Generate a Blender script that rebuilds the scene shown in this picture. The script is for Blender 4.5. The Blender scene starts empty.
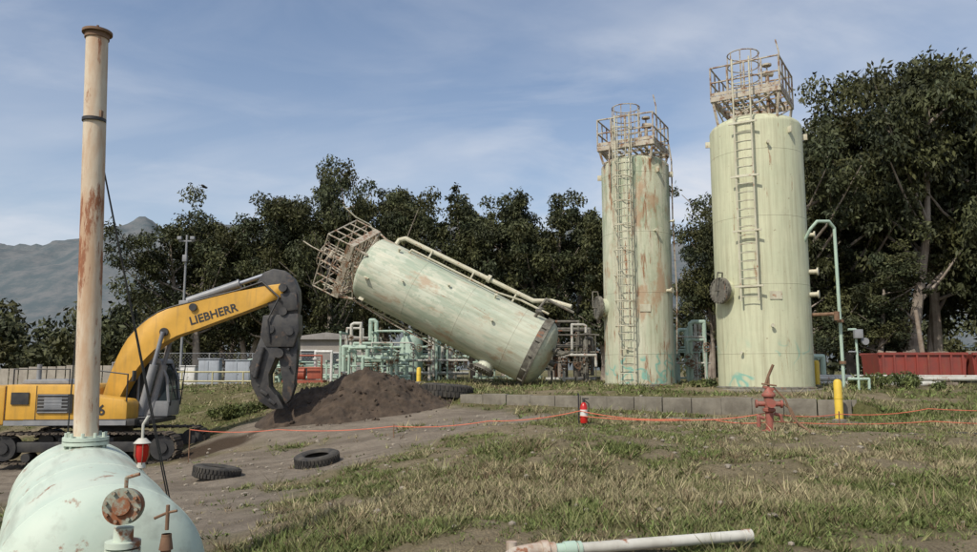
import bpy, bmesh, math, random
import numpy as np
from mathutils import Vector, Matrix, Euler
R=math.radians
random.seed(7); rng=np.random.default_rng(11)
scene=bpy.context.scene
scene.view_settings.view_transform='Standard'; scene.view_settings.look='None'; scene.view_settings.exposure=0

# ------------------------------------------------------------ materials
def newmat(name):
    m=bpy.data.materials.new(name); m.use_nodes=True
    nt=m.node_tree; return m,nt,nt.nodes['Principled BSDF']
def rampnode(nt,fac,a,b,ca=(0,0,0,1),cb=(1,1,1,1)):
    r=nt.nodes.new('ShaderNodeValToRGB'); r.color_ramp.elements[0].position=a; r.color_ramp.elements[1].position=b
    r.color_ramp.elements[0].color=ca; r.color_ramp.elements[1].color=cb
    nt.links.new(fac,r.inputs[0]); return r.outputs[0]
def noise(nt,vec,scale,detail=6,rough=.6):
    n=nt.nodes.new('ShaderNodeTexNoise'); n.inputs['Scale'].default_value=scale
    n.inputs['Detail'].default_value=detail; n.inputs['Roughness'].default_value=rough
    if vec is not None: nt.links.new(vec,n.inputs['Vector'])
    return n.outputs['Fac']
def mix(nt,fac,a,b,mode='MIX'):
    m=nt.nodes.new('ShaderNodeMix'); m.data_type='RGBA'; m.blend_type=mode
    for sock,v in ((m.inputs[0],fac),(m.inputs[6],a),(m.inputs[7],b)):
        if isinstance(v,(int,float)): sock.default_value=v
        elif isinstance(v,tuple): sock.default_value=(v[0],v[1],v[2],1)
        else: nt.links.new(v,sock)
    return m.outputs[2]
def mapping(nt,scale,loc=(0,0,0)):
    tc=nt.nodes.new('ShaderNodeTexCoord'); mp=nt.nodes.new('ShaderNodeMapping')
    mp.inputs['Scale'].default_value=scale; mp.inputs['Location'].default_value=loc
    nt.links.new(tc.outputs['Object'],mp.inputs[0]); return mp.outputs[0]
def math_(nt,op,a,b=0.0):
    m=nt.nodes.new('ShaderNodeMath'); m.operation=op
    for i,v in enumerate((a,b)):
        if isinstance(v,(int,float)): m.inputs[i].default_value=v
        else: nt.links.new(v,m.inputs[i])
    return m.outputs[0]
def bump(nt,bs,h,dist=.02,strength=.5):
    b=nt.nodes.new('ShaderNodeBump'); b.inputs['Strength'].default_value=strength; b.inputs['Distance'].default_value=dist
    nt.links.new(h,b.inputs['Height']); nt.links.new(b.outputs[0],bs.inputs['Normal'])
def wmat(name,c1,c2=None,scale=2,rust=0,rcol=(.16,.06,.025),rscale=2.0,stretch=.25,rough=.6,metal=0,bmp=.004,loc=(0,0,0),grime=.35):
    m,nt,bs=newmat(name)
    v=mapping(nt,(1,1,1),loc); vs=mapping(nt,(1,1,stretch),loc)
    c2=c2 or tuple(x*.75 for x in c1)
    col=mix(nt,rampnode(nt,noise(nt,v,scale),.38,.66),c1,c2)
    if grime:
        g=rampnode(nt,noise(nt,mapping(nt,(3,3,.35),loc),2.2),.5,.85)
        col=mix(nt,math_(nt,'MULTIPLY',g,grime),col,(.12,.10,.07))
    if rust:
        n=noise(nt,vs,rscale,9,.7)
        f=rampnode(nt,n,.70-rust*.3,.76-rust*.27)
        rc=mix(nt,noise(nt,v,14),rcol,tuple(x*2.1 for x in rcol))
        col=mix(nt,f,col,rc)
    nt.links.new(col,bs.inputs['Base Color'])
    bs.inputs['Roughness'].default_value=rough; bs.inputs['Metallic'].default_value=metal
    if bmp: bump(nt,bs,noise(nt,v,9),bmp,.6)
    return m

STEEL_TAN=wmat('platform_steel',(.39,.34,.26),(.48,.44,.35),3,rust=.68,rscale=4,stretch=1,rcol=(.14,.075,.04))
LADDER=wmat('ladder_paint',(.56,.54,.41),(.46,.42,.30),3,rust=.4,rscale=5,stretch=1,rcol=(.2,.09,.04))
RUST=wmat('rusty_steel',(.15,.08,.045),(.24,.15,.09),5,rough=.85,bmp=.01)
DARKST=wmat('dark_flange',(.09,.08,.065),(.2,.19,.15),6,rust=.4,rough=.7)
PIPEG=wmat('pipe_mint',(.40,.52,.42),(.34,.44,.36),3,rust=.35,rscale=4,stretch=1)
PIPEW=wmat('pipe_white',(.55,.54,.48),(.42,.40,.34),3,rust=.45,rscale=4,stretch=1)
TANKP=wmat('tank_paint',(.53,.59,.49),(.45,.54,.45),1.7,rust=.36,rscale=5,stretch=.6,rough=.6,loc=(1,7,3),grime=.6)
YEL=wmat('excavator_yellow',(.66,.36,.05),(.56,.31,.045),2,rust=.1,rough=.45,grime=.55)
YELB=wmat('bollard_yellow',(.72,.5,.05),(.62,.42,.05),3,rough=.5,grime=.4)
BLK=wmat('black_steel',(.018,.018,.02),(.05,.047,.042),3,rough=.55,grime=.2)
SHR=wmat('shear_steel',(.024,.024,.026),(.062,.058,.053),4,rust=.4,rscale=3,stretch=1,rcol=(.07,.047,.033),rough=.5,grime=.3)
TRK=wmat('track_steel',(.05,.042,.035),(.13,.10,.07),4,rough=.8,bmp=.01)
GREYM=wmat('grey_steel',(.20,.21,.22),(.28,.28,.28),3,rough=.45)
CHROME=wmat('cylinder_rod',(.25,.27,.30),(.2,.2,.22),3,rough=.5,metal=.3,grime=0)
RUB=wmat('tyre_rubber',(.025,.024,.023),(.07,.062,.05),5,rough=.9,bmp=.01,grime=.3)
CONC=wmat('concrete',(.21,.19,.15),(.135,.12,.094),3,rough=.95,bmp=.02,grime=.6)
RED=wmat('hydrant_red',(.33,.085,.06),(.25,.11,.08),9,rust=.55,rcol=(.13,.06,.035),rscale=8,stretch=1)
REDB=wmat('dumpster_red',(.27,.05,.035),(.20,.05,.04),2,rust=.4,rough=.6,grime=.5)
REDX=wmat('extinguisher_red',(.5,.02,.015),rough=.3,grime=0)
WHT=wmat('white_paint',(.7,.69,.65),rough=.5,grime=.3)
ORG=wmat('orange_rope',(.68,.18,.10),(.58,.14,.08),8,rough=.7,grime=0,bmp=0)
WOOD=wmat('weathered_wood',(.2,.15,.11),(.3,.25,.2),5,rough=.9)
BARK=wmat('bark',(.20,.16,.13),(.38,.33,.27),1.5,rough=.95,bmp=.03,grime=.2)
SOIL=wmat('dug_soil',(.040,.028,.019),(.088,.062,.042),3,rough=1,bmp=.06,grime=.3)
BLDG=wmat('building_wall',(.3,.27,.23),(.24,.22,.2),1,rough=.8)
CAB=wmat('cabinet_grey',(.33,.36,.39),(.28,.30,.33),2,rough=.5)
GLS,nt,bs=newmat('dark_glass'); bs.inputs['Base Color'].default_value=(.03,.04,.045,1); bs.inputs['Roughness'].default_value=.08
REDL,nt,bs=newmat('red_lens'); bs.inputs['Base Color'].default_value=(.45,.015,.01,1); bs.inputs['Roughness'].default_value=.15

POLEM,nt,bs=newmat('stack_paint')
v=mapping(nt,(1,1,1),(2,3,5)); vs=mapping(nt,(1.6,1.6,.30),(2,3,5))
col=mix(nt,rampnode(nt,noise(nt,v,4),.35,.7),(.64,.56,.43),(.55,.45,.33))
col=mix(nt,math_(nt,'MULTIPLY',rampnode(nt,noise(nt,vs,2.2,8,.65),.45,.59),.8),col,(.46,.28,.16))
n=noise(nt,vs,3.2,9,.75); col=mix(nt,rampnode(nt,n,.53,.585),col,mix(nt,noise(nt,v,18),(.18,.065,.03),(.38,.16,.075)))
nt.links.new(col,bs.inputs['Base Color']); bs.inputs['Roughness'].default_value=.8; bump(nt,bs,n,.006,.7)

def towermat(name,c1,c2,seed,patch,teal=True,rustt=.70,seam=True,L=9.0,dirt=.4,up0=.30,up1=.95,pk=1.0,pg=(.22,.29,.18)):
    m,nt,bs=newmat(name)
    v=mapping(nt,(1,1,1),seed); vs=mapping(nt,(1.6,1.6,.20),seed)
    tc=nt.nodes.new('ShaderNodeTexCoord'); sp=nt.nodes.new('ShaderNodeSeparateXYZ'); nt.links.new(tc.outputs['Object'],sp.inputs[0])
    z=sp.outputs[2]
    col=mix(nt,rampnode(nt,noise(nt,v,1.1),.4,.65),c1,c2)
    col=mix(nt,math_(nt,'MULTIPLY',rampnode(nt,noise(nt,mapping(nt,(5,5,.22),seed),1.5,8,.65),.45,.75),dirt),col,(.24,.20,.12))
    col=mix(nt,math_(nt,'MULTIPLY',rampnode(nt,noise(nt,mapping(nt,(2.2,2.2,.5),seed),1.2,6,.6),.5,.7),dirt*.6),col,(.36,.36,.24))
    if patch:
        up=rampnode(nt,math_(nt,'DIVIDE',z,L),up0,up1)
        f=math_(nt,'MULTIPLY',rampnode(nt,noise(nt,mapping(nt,(1,1,.6),seed),1.5,6,.7),.47,.51),up)
        col=mix(nt,math_(nt,'MULTIPLY',f,.75*pk),col,pg)
        col=mix(nt,math_(nt,'MULTIPLY',rampnode(nt,noise(nt,vs,2.3,8,.7),.48,.62),.65),col,(.60,.58,.45))
        col=mix(nt,math_(nt,'MULTIPLY',rampnode(nt,noise(nt,mapping(nt,(1,1,.5),(seed[0]+4,2,3)),.9,7,.7),.55,.63),.7*pk),col,(.38,.22,.12))
    if teal:
        low=rampnode(nt,math_(nt,'DIVIDE',z,10.0),.10,.17,(1,1,1,1),(0,0,0,1))
        msk=rampnode(nt,noise(nt,v,.55,1),.46,.52)
        line=rampnode(nt,math_(nt,'ABSOLUTE',math_(nt,'SUBTRACT',noise(nt,v,1.7,1),.5)),.012,.05,(1,1,1,1),(0,0,0,1))
        col=mix(nt,math_(nt,'MULTIPLY',math_(nt,'MULTIPLY',math_(nt,'MULTIPLY',line,low),msk),.75),col,(.13,.40,.33))
    n=noise(nt,vs,2.0,9,.74)
    col=mix(nt,rampnode(nt,n,rustt-.035,rustt+.03),col,mix(nt,noise(nt,v,12),(.16,.07,.03),(.34,.17,.08)))
    n5=noise(nt,v,7,4,.8); col=mix(nt,math_(nt,'MULTIPLY',rampnode(nt,n5,.65,.69),.7),col,(.2,.12,.07))
    wv=math_(nt,'ABSOLUTE',math_(nt,'SUBTRACT',math_(nt,'FRACT',math_(nt,'DIVIDE',z,2.35)),.5))
    sm=rampnode(nt,wv,.003,.008,(1,1,1,1),(0,0,0,1))
    if seam: col=mix(nt,math_(nt,'MULTIPLY',sm,.30),col,(.2,.18,.12))
    nt.links.new(col,bs.inputs['Base Color']); bs.inputs['Roughness'].default_value=.6
    bump(nt,bs,math_(nt,'ADD',noise(nt,v,3,3),math_(nt,'MULTIPLY',sm,.8)),.012,.6)
    return m
TOW_R=towermat('tower_paint_pale',(.55,.555,.375),(.50,.52,.35),(3,1,2),False,rustt=.65,dirt=.6)
TOW_M=towermat('tower_paint_patchy',(.53,.535,.39),(.44,.475,.34),(6,2,9),True,rustt=.595,dirt=.7)
TOW_F=towermat('tower_paint_fallen',(.56,.585,.46),(.48,.53,.42),(8,5,1),True,teal=False,rustt=.645,dirt=.6,up0=.02,up1=.5,pk=.9,pg=(.30,.37,.27))

# ------------------------------------------------------------ mesh builder
def zrot(d):
    return Vector((0,0,1)).rotation_difference(Vector(d).normalized()).to_matrix().to_4x4()
class B:
    def __init__(s): s.bm=bmesh.new()
    def cyl(s,a,b,r,r2=None,seg=16,cap=True):
        a=Vector(a); b=Vector(b); d=b-a
        if d.length<1e-5: return s
        bmesh.ops.create_cone(s.bm,cap_ends=cap,segments=seg,radius1=r,radius2=r if r2 is None else r2,depth=d.length,
            matrix=Matrix.Translation((a+b)/2)@zrot(d)); return s
    def box(s,c,size,rot=(0,0,0),bev=0):
        M=Matrix.Translation(c)@Euler(rot).to_matrix().to_4x4()@Matrix.Diagonal((*size,1))
        g=bmesh.ops.create_cube(s.bm,size=1,matrix=M)
        if bev:
            es=list({e for v in g['verts'] for e in v.link_edges})
            bmesh.ops.bevel(s.bm,geom=es,offset=bev,segments=2,affect='EDGES',profile=.6)
        return s
    def tube(s,pts,r,seg=8):
        for i in range(len(pts)-1): s.cyl(pts[i],pts[i+1],r,seg=seg)
        for p in pts[1:-1]:
            bmesh.ops.create_uvsphere(s.bm,u_segments=seg,v_segments=max(4,seg//2),radius=r*1.02,matrix=Matrix.Translation(p))
        return s
    def sph(s,c,r,seg=16,scale=(1,1,1)):
        bmesh.ops.create_uvsphere(s.bm,u_segments=seg,v_segments=max(6,seg//2),radius=r,matrix=Matrix.Translation(c)@Matrix.Diagonal((*scale,1))); return s
    def lathe(s,prof,M=Matrix(),seg=48):
        rings=[]
        for r,z in prof:
            if r<1e-4: rings.append([s.bm.verts.new(M@Vector((0,0,z)))])
            else: rings.append([s.bm.verts.new(M@Vector((r*math.cos(2*math.pi*i/seg),r*math.sin(2*math.pi*i/seg),z))) for i in range(seg)])
        for a,b in zip(rings,rings[1:]):
            for i in range(seg):
                j=(i+1)%seg
                if len(a)==1 and len(b)==1: continue
                if len(a)==1: s.bm.faces.new((a[0],b[j],b[i]))
                elif len(b)==1: s.bm.faces.new((a[i],a[j],b[0]))
                else: s.bm.faces.new((a[i],a[j],b[j],b[i]))
        return s
    def ring(s,c,axis,R_,r,seg=32,rs=8,a0=0,a1=2*math.pi):
        M=Matrix.Translation(c)@zrot(axis)
        n=max(4,int(seg*(a1-a0)/(2*math.pi)))
        pts=[M@Vector((R_*math.cos(a0+(a1-a0)*i/n),R_*math.sin(a0+(a1-a0)*i/n),0)) for i in range(n+1)]
        return s.tube(pts,r,rs)
    def prism(s,pts,y0,y1,bev=0):
        a=[s.bm.verts.new((x,y0,z)) for x,z in pts]; b=[s.bm.verts.new((x,y1,z)) for x,z in pts]
        n=len(pts); fs=[s.bm.faces.new(a),s.bm.faces.new(b[::-1])]
        for i in range(n):
            j=(i+1)%n; fs.append(s.bm.faces.new((a[j],a[i],b[i],b[j])))
        if bev:
            es=list({e for f in fs for e in f.edges})
            bmesh.ops.bevel(s.bm,geom=es,offset=bev,segments=2,affect='EDGES',profile=.6)
        return s
    def out(s,name,mat,parent=None,sharp=35):
        bmesh.ops.recalc_face_normals(s.bm,faces=s.bm.faces)
        me=bpy.data.meshes.new(name); s.bm.to_mesh(me); s.bm.free()
        me.materials.append(mat); me.shade_smooth(); me.set_sharp_from_angle(angle=R(sharp))
        o=bpy.data.objects.new(name,me); scene.collection.objects.link(o)
        if parent: o.parent=parent
        return o
def empty(name,loc=(0,0,0),rot=(0,0,0),M=None):
    e=bpy.data.objects.new(name,None); e.empty_display_size=.3; scene.collection.objects.link(e)
    if M is not None: e.matrix_world=M
    else: e.location=loc; e.rotation_euler=rot
    return e
def text(name,body,size,M,mat,parent):
    cu=bpy.data.curves.new(name,'FONT'); cu.body=body; cu.size=size; cu.extrude=.006; cu.offset=.008; cu.resolution_u=3
    o=bpy.data.objects.new(name+'_c',cu); scene.collection.objects.link(o); bpy.context.view_layer.update()
    me=bpy.data.meshes.new_from_object(o.evaluated_get(bpy.context.evaluated_depsgraph_get()))
    bpy.data.objects.remove(o)
    me.materials.clear(); me.materials.append(mat)
    q=bpy.data.objects.new(name,me); scene.collection.objects.link(q); q.parent=parent; q.matrix_local=M; return q

# ------------------------------------------------------------ terrain height
def vnoise(x,y,seed=0):
    x=np.asarray(x,float); y=np.asarray(y,float)
    xi=np.floor(x).astype(np.int64); yi=np.floor(y).astype(np.int64); xf=x-xi; yf=y-yi
    def h(a,b):
        n=(a*374761393+b*668265263+seed*982451653)&0x7fffffff
        n=((n^(n>>13))*1274126177)&0x7fffffff
        return ((n^(n>>16))&0xffff)/65535.0
    u=xf*xf*(3-2*xf); w=yf*yf*(3-2*yf)
    return (h(xi,yi)*(1-u)+h(xi+1,yi)*u)*(1-w)+(h(xi,yi+1)*(1-u)+h(xi+1,yi+1)*u)*w
def fbm(x,y,seed=0,o=4):
    t=0;a=.5
    for i in range(o): t=t+a*vnoise(x*2**i,y*2**i,seed+i*17); a*=.5
    return t/(1-.5**o)
def sst(a,b,x): t=np.clip((x-a)/(b-a),0,1); return t*t*(3-2*t)
CT=np.array([(0,0,-1.65),(0,7,-1.62),(5,7,-1.6),(-1.2,8,-1.75),(0,12,-1.5),(6,12,-1.4),(12,14,-1.35),(8,19.5,-1.32),(0,19.5,-1.36),(12,19.5,-1.2),
(0,24.8,-1.2),(3,23.3,-1.28),(6,21.9,-1.33),(9.5,20.3,-1.34),
(-12,24,-2.76),(-15,24,-2.8),(-9.8,24,-2.6),(-7,25.5,-1.6),(-4.4,24.5,-1.55),(-1,24,-1.35),(-4,18,-2.2),(-6,17,-2.35),(-2.5,19.5,-1.75),
(-3.5,6,-2.05),(-7,9,-2.35),(-8,14,-2.6),(-3,12,-2.05),(-14,14,-2.8),(-20,24,-2.9),(-12,28,-2.35),(-13,34,-1.0),(-20,34,-1.3),(-26,30,-2.2),
(-6,30,-.95),(0,32,-.65),(-3,28,-1.0),(10,28,-.6),(10,35,-.6),(18,20,-1.1),(25,30,-.9),(20,12,-1.3),(15,8,-1.5),(8,8,-1.6),
(-28,5,-2.6),(-10,0,-2.2),(28,0,-1.6),(-28,48,-1.0),(0,48,-.8),(28,48,-.9),(-13,44,-.9),(12,44,-.75),(6,1,-1.65),(-28,20,-2.8)],float)
def phi(d): return np.where(d>1e-9,d*d*np.log(np.maximum(d,1e-9)),0)
n=len(CT); Dm=np.hypot(CT[:,None,0]-CT[None,:,0],CT[:,None,1]-CT[None,:,1])
A=np.zeros((n+3,n+3)); A[:n,:n]=phi(Dm)+np.eye(n)*1.0; A[:n,n]=1; A[:n,n+1:]=CT[:,:2]; A[n,:n]=1; A[n+1:,:n]=CT[:,:2].T
Wt=np.linalg.solve(A,np.concatenate([CT[:,2],[0,0,0]]))
WA=np.array([-.9,26.2]); WB=np.array([9.9,21.0])
wd=(WB-WA)/np.linalg.norm(WB-WA); wn=np.array([-wd[1],wd[0]]); WL=float(np.linalg.norm(WB-WA))
def tps(x,y):
    s=Wt[n]+Wt[n+1]*x+Wt[n+2]*y
    for i in range(n): s=s+Wt[i]*phi(np.hypot(x-CT[i,0],y-CT[i,1]))
    return s
def hfun(x,y,fine=True):
    x=np.asarray(x,float); y=np.asarray(y,float)
    cx=np.clip(x,-28,28); cy=np.clip(y,-2,48)
    z=tps(cx,cy)
    d=np.hypot(x-cx,y-cy); z=z*(1-sst(0,30,d))+(-.85)*sst(0,30,d)
    z=z+.30*np.exp(-(((x-1.0)/2.0)**2+((y-12.6)/1.3)**2))+.17*np.exp(-(((x-7)/3)**2+((y-14)/1.8)**2))-.16*np.exp(-(((x-3)/3)**2+((y-10)/1.2)**2))
    s=(x-WA[0])*wn[0]+(y-WA[1])*wn[1]; l=(x-WA[0])*wd[0]+(y-WA[1])*wd[1]
    m=sst(.0,.15,s)*sst(-.6,0,l)*(1-sst(11.9,13.5,l))*(1-sst(8,14,s))
    pad=-.84+.04*np.clip(s,0,6)
    z=z*(1-m)+np.maximum(z,pad)*m
    if fine:
        amp=1-sst(60,200,np.hypot(x,y))*.8
        rd=roadmask(x,y)
        near=1-.6*np.exp(-(np.clip(s,-9,9)/.8)**2)
        z=z+amp*near*(.20*(fbm(x*.45,y*.45,3)-.5)+.15*(1-.5*rd)*(fbm(x*1.9,y*1.9,9)-.5))
    return z
def segd(x,y,a,b):
    ax,ay=a;bx,by=b; dx,dy=bx-ax,by-ay
    t=np.clip(((x-ax)*dx+(y-ay)*dy)/(dx*dx+dy*dy),0,1)
    return np.hypot(x-ax-t*dx,y-ay-t*dy),t
ROAD=[(-24,22,3.2),(-12,20,2.8),(-8,18.6,3.0),(-5,17.9,2.6),(-2.5,19.5,2.1),(0,21.4,1.4),(2.5,22.2,.5),(9,19.6,.4)]
ROAD2=[(-8,24.5,1.6),(-4,23.5,2.2),(-1,23.5,1.7)]
ROAD3=[(-7,15,2.2),(-4.8,13.2,1.2),(-3.6,10,.5)]
def roadmask(x,y):
    x=np.asarray(x,float); y=np.asarray(y,float); m=np.zeros_like(x)
    w=(fbm(x*.9,y*.9,21)-.5)*1.6
    for RD in (ROAD,ROAD2,ROAD3):
        for a,b in zip(RD,RD[1:]):
            d,t=segd(x,y,a[:2],b[:2]); rad=a[2]+(b[2]-a[2])*t
            m=np.maximum(m,1-sst(-.5,.6,d-rad+w))
    return m
def gz(x,y): return float(hfun(np.array([x]),np.array([y]))[0])

def axis(lo,hi,step,far,nf):
    core=np.arange(lo,hi+step*.5,step)
    g=np.geomspace(1,far,nf)
    return np.concatenate([(lo-g[::-1]),core,(hi+g)])
xs=axis(-20,16,.16,7000,34); ys=axis(2,38,.16,9000,36)
ys=ys[ys>-400]
X,Y=np.meshgrid(xs,ys); Z=hfun(X,Y); RMk=roadmask(X,Y)
nx,ny=len(xs),len(ys)
co=np.stack([X,Y,Z],-1).reshape(-1,3)
idx=np.arange(nx*ny).reshape(ny,nx)
F=np.stack([idx[:-1,:-1],idx[:-1,1:],idx[1:,1:],idx[1:,:-1]],-1).reshape(-1,4)
def npmesh(name,co,F,mats,attrs={},smooth=True,matidx=None):
    me=bpy.data.meshes.new(name); k=F.shape[1]
    me.vertices.add(len(co)); me.vertices.foreach_set('co',co.astype(np.float32).ravel())
    me.loops.add(F.size); me.loops.foreach_set('vertex_index',F.astype(np.int32).ravel())
    me.polygons.add(len(F)); me.polygons.foreach_set('loop_start',(np.arange(len(F))*k).astype(np.int32))
    me.update(calc_edges=True)
    for an,av in attrs.items():
        if av.ndim==1:
            a=me.attributes.new(an,'FLOAT','POINT'); a.data.foreach_set('value',av.astype(np.float32))
        else:
            a=me.attributes.new(an,'FLOAT_COLOR','POINT'); a.data.foreach_set('color',np.concatenate([av,np.ones((len(av),1))],1).astype(np.float32).ravel())
    for m in mats: me.materials.append(m)
    if smooth: me.shade_smooth()
    return me
def grassdens(x,y):
    a=fbm(x*.42+3,y*.42,31); b=fbm(x*1.5,y*1.5,41)
    return sst(.33,.53,a*.5+b*.5)
soil=np.clip(np.exp(-(((X+8.6)/1.6)**2+((Y-23.4)/1.4)**2))+np.exp(-(((X+4.6)/2.6)**2+((Y-25.2)/1.3)**2)),0,1)
soil=sst(.35,.7,soil+(fbm(X*1.3,Y*1.3,5)-.5)*.6)
gm,nt,bs=newmat('ground_soil_and_grass')
v=mapping(nt,(1,1,1))
def attr(nt,nm):
    a=nt.nodes.new('ShaderNodeAttribute'); a.attribute_name=nm; return a
n1=noise(nt,v,.5,8,.65); n2=noise(nt,v,6,8,.7); n3=noise(nt,v,40,4,.7); n4=noise(nt,v,1.7,8,.65); n6=noise(nt,mapping(nt,(.35,1.4,1)),1.1,7,.6)
dirt=mix(nt,rampnode(nt,n4,.35,.65),(.29,.245,.19),(.205,.17,.13))
dirt=mix(nt,math_(nt,'MULTIPLY',rampnode(nt,n6,.48,.60),.6),dirt,(.145,.118,.09))
dirt=mix(nt,math_(nt,'MULTIPLY',rampnode(nt,n3,.5,.8),.55),dirt,(.40,.35,.28))
dirt=mix(nt,math_(nt,'MULTIPLY',rampnode(nt,n2,.59,.71),.6),dirt,(.12,.095,.07))
bare=mix(nt,rampnode(nt,n2,.35,.65),(.25,.205,.135),(.165,.13,.085))
bare=mix(nt,math_(nt,'MULTIPLY',rampnode(nt,n3,.45,.65),.6),bare,(.37,.31,.19))
bare=mix(nt,math_(nt,'MULTIPLY',rampnode(nt,n4,.60,.68),.7),bare,(.12,.092,.062))
gr=mix(nt,rampnode(nt,n2,.35,.65),(.21,.18,.09),(.11,.105,.045))
gr=mix(nt,rampnode(nt,n1,.45,.6),gr,(.12,.125,.045))
gr=mix(nt,math_(nt,'MULTIPLY',rampnode(nt,n3,.4,.6),.5),gr,(.06,.055,.025))
gd=attr(nt,'gdens').outputs['Fac']
col=mix(nt,gd,bare,gr)
col=mix(nt,attr(nt,'road').outputs['Fac'],col,dirt)
col=mix(nt,attr(nt,'soil').outputs['Fac'],col,mix(nt,n2,(.045,.032,.022),(.11,.08,.055)))
nt.links.new(col,bs.inputs['Base Color']); bs.inputs['Roughness'].default_value=1; bs.inputs['Specular IOR Level'].default_value=.1
bump(nt,bs,math_(nt,'ADD',math_(nt,'MULTIPLY',n2,1.5),math_(nt,'MULTIPLY',n3,.5)),.08,.9)
me=npmesh('ground',co,F,[gm],{'road':RMk.ravel(),'soil':soil.ravel(),'gdens':grassdens(X,Y).ravel()})
g=bpy.data.objects.new('ground',me); scene.collection.objects.link(g)

# ------------------------------------------------------------ grass (one object, tufts of blades)
def grassmesh():
    CO=[];CC=[]
    for (N,x0,x1,y0,y1,nb) in ((27000,-7,9,5.0,12.5,11),(31000,-13,16,12.5,22,7),(15000,-24,24,22,40,5)):
        x=rng.uniform(x0,x1,N); y=rng.uniform(y0,y1,N)
        rd=roadmask(x,y)
        so=np.exp(-(((x+8.6)/1.8)**2+((y-23.4)/1.6)**2))+np.exp(-(((x+4.6)/3)**2+((y-25.2)/1.5)**2))
        s=(x-WA[0])*wn[0]+(y-WA[1])*wn[1]; l=(x-WA[0])*wd[0]+(y-WA[1])*wd[1]
        wall=(s<.30)&(s>-.55)&(l>-.2)&(l<12.2)&((rng.random(N)>.35)|(s>-.16))
        dn=grassdens(x,y)
        keep=(np.abs(x)<y*.75+1)&(rng.random(N)<(dn*.86+.12)*(1-rd)**2+.02)&(so<.3)&~wall
        for (tx,ty,tr) in ((9.76,27,1.9),(5.92,30,1.5),(-12,24,3.1)): keep&=np.hypot(x-tx,y-ty)>tr
        x,y,dn=x[keep],y[keep],dn[keep]; N=len(x)
        gn=fbm(x*.5+9,y*.5,51); t=np.clip(sst(.40,.62,gn)*.95-.02+rng.normal(0,.25,N),0,1)
        pad=(y>20.5)&(x>-2)
        t=np.where(pad,np.clip(t+.2,0,1),t)
        kind=rng.random(N)
        weed=(kind<.18+.34*t)
        big=fbm(x*1.1+5,y*1.1,61)
        hh=np.where(weed,rng.uniform(.03,.08,N),rng.uniform(.035,.13,N))*(.5+.6*dn)*(.5+1.0*big)*np.where(pad,1.6,1.0)
        hh=np.where(kind>.975,hh*2.2,hh)
        straw=np.array([.38,.325,.19]); green=np.array([.16,.185,.06]); wc=np.array([.115,.145,.046])
        c=straw*(1-t[:,None])+green*t[:,None]
        c=np.where(weed[:,None],wc*rng.uniform(.7,1.5,(N,1)),c*rng.uniform(.6,1.15,(N,1)))
        br=(rng.random(N)<.15)&~weed; c[br]=np.array([.22,.165,.10])*rng.uniform(.6,1.2,(br.sum(),1))
        rad=np.where(weed,.09,.055)*rng.uniform(.6,1.6,N)
        x=np.repeat(x,nb); y=np.repeat(y,nb); hh=np.repeat(hh,nb); rad=np.repeat(rad,nb); c=np.repeat(c,nb,0); wd2=np.repeat(weed,nb); M=len(x)
        a=rng.uniform(0,2*np.pi,M); rr=rad*np.sqrt(rng.random(M)); dx,dy=np.cos(a),np.sin(a)
        bx=x+dx*rr; by=y+dy*rr; dist=np.hypot(bx,by)
        bz=hfun(bx,by)-.012
        h=hh*rng.uniform(.5,1.2,M); w=(.003+.00055*dist)*rng.uniform(.6,1.3,M)*np.where(wd2,1.9,1.0)
        a2=a+rng.normal(0,.9,M); lean=h*np.where(wd2,rng.uniform(.5,1.6,M),rng.uniform(.15,1.3,M))
        pa=rng.uniform(0,2*np.pi,M)
        b1=np.stack([bx-np.cos(pa)*w,by-np.sin(pa)*w,bz],1); b2=np.stack([bx+np.cos(pa)*w,by+np.sin(pa)*w,bz],1)
        tp=np.stack([bx+np.cos(a2)*lean,by+np.sin(a2)*lean,bz+h],1)
        CO.append(np.stack([b1,b2,tp],1).reshape(-1,3)); c=c*rng.uniform(.7,1.25,(M,1)); CC.append(np.repeat(c,3,0))
    co=np.concatenate(CO); return co,np.arange(len(co)).reshape(-1,3),np.concatenate(CC)
co,F,c=grassmesh()
GM,nt,bs=newmat('grass_blades'); nt.links.new(attr(nt,'col').outputs['Color'],bs.inputs['Base Color']); bs.inputs['Roughness'].default_value=.7
bs.inputs['Specular IOR Level'].default_value=.2
me=npmesh('grass',co,F,[GM],{'col':c},smooth=False); o=bpy.data.objects.new('grass',me); scene.collection.objects.link(o)

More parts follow.
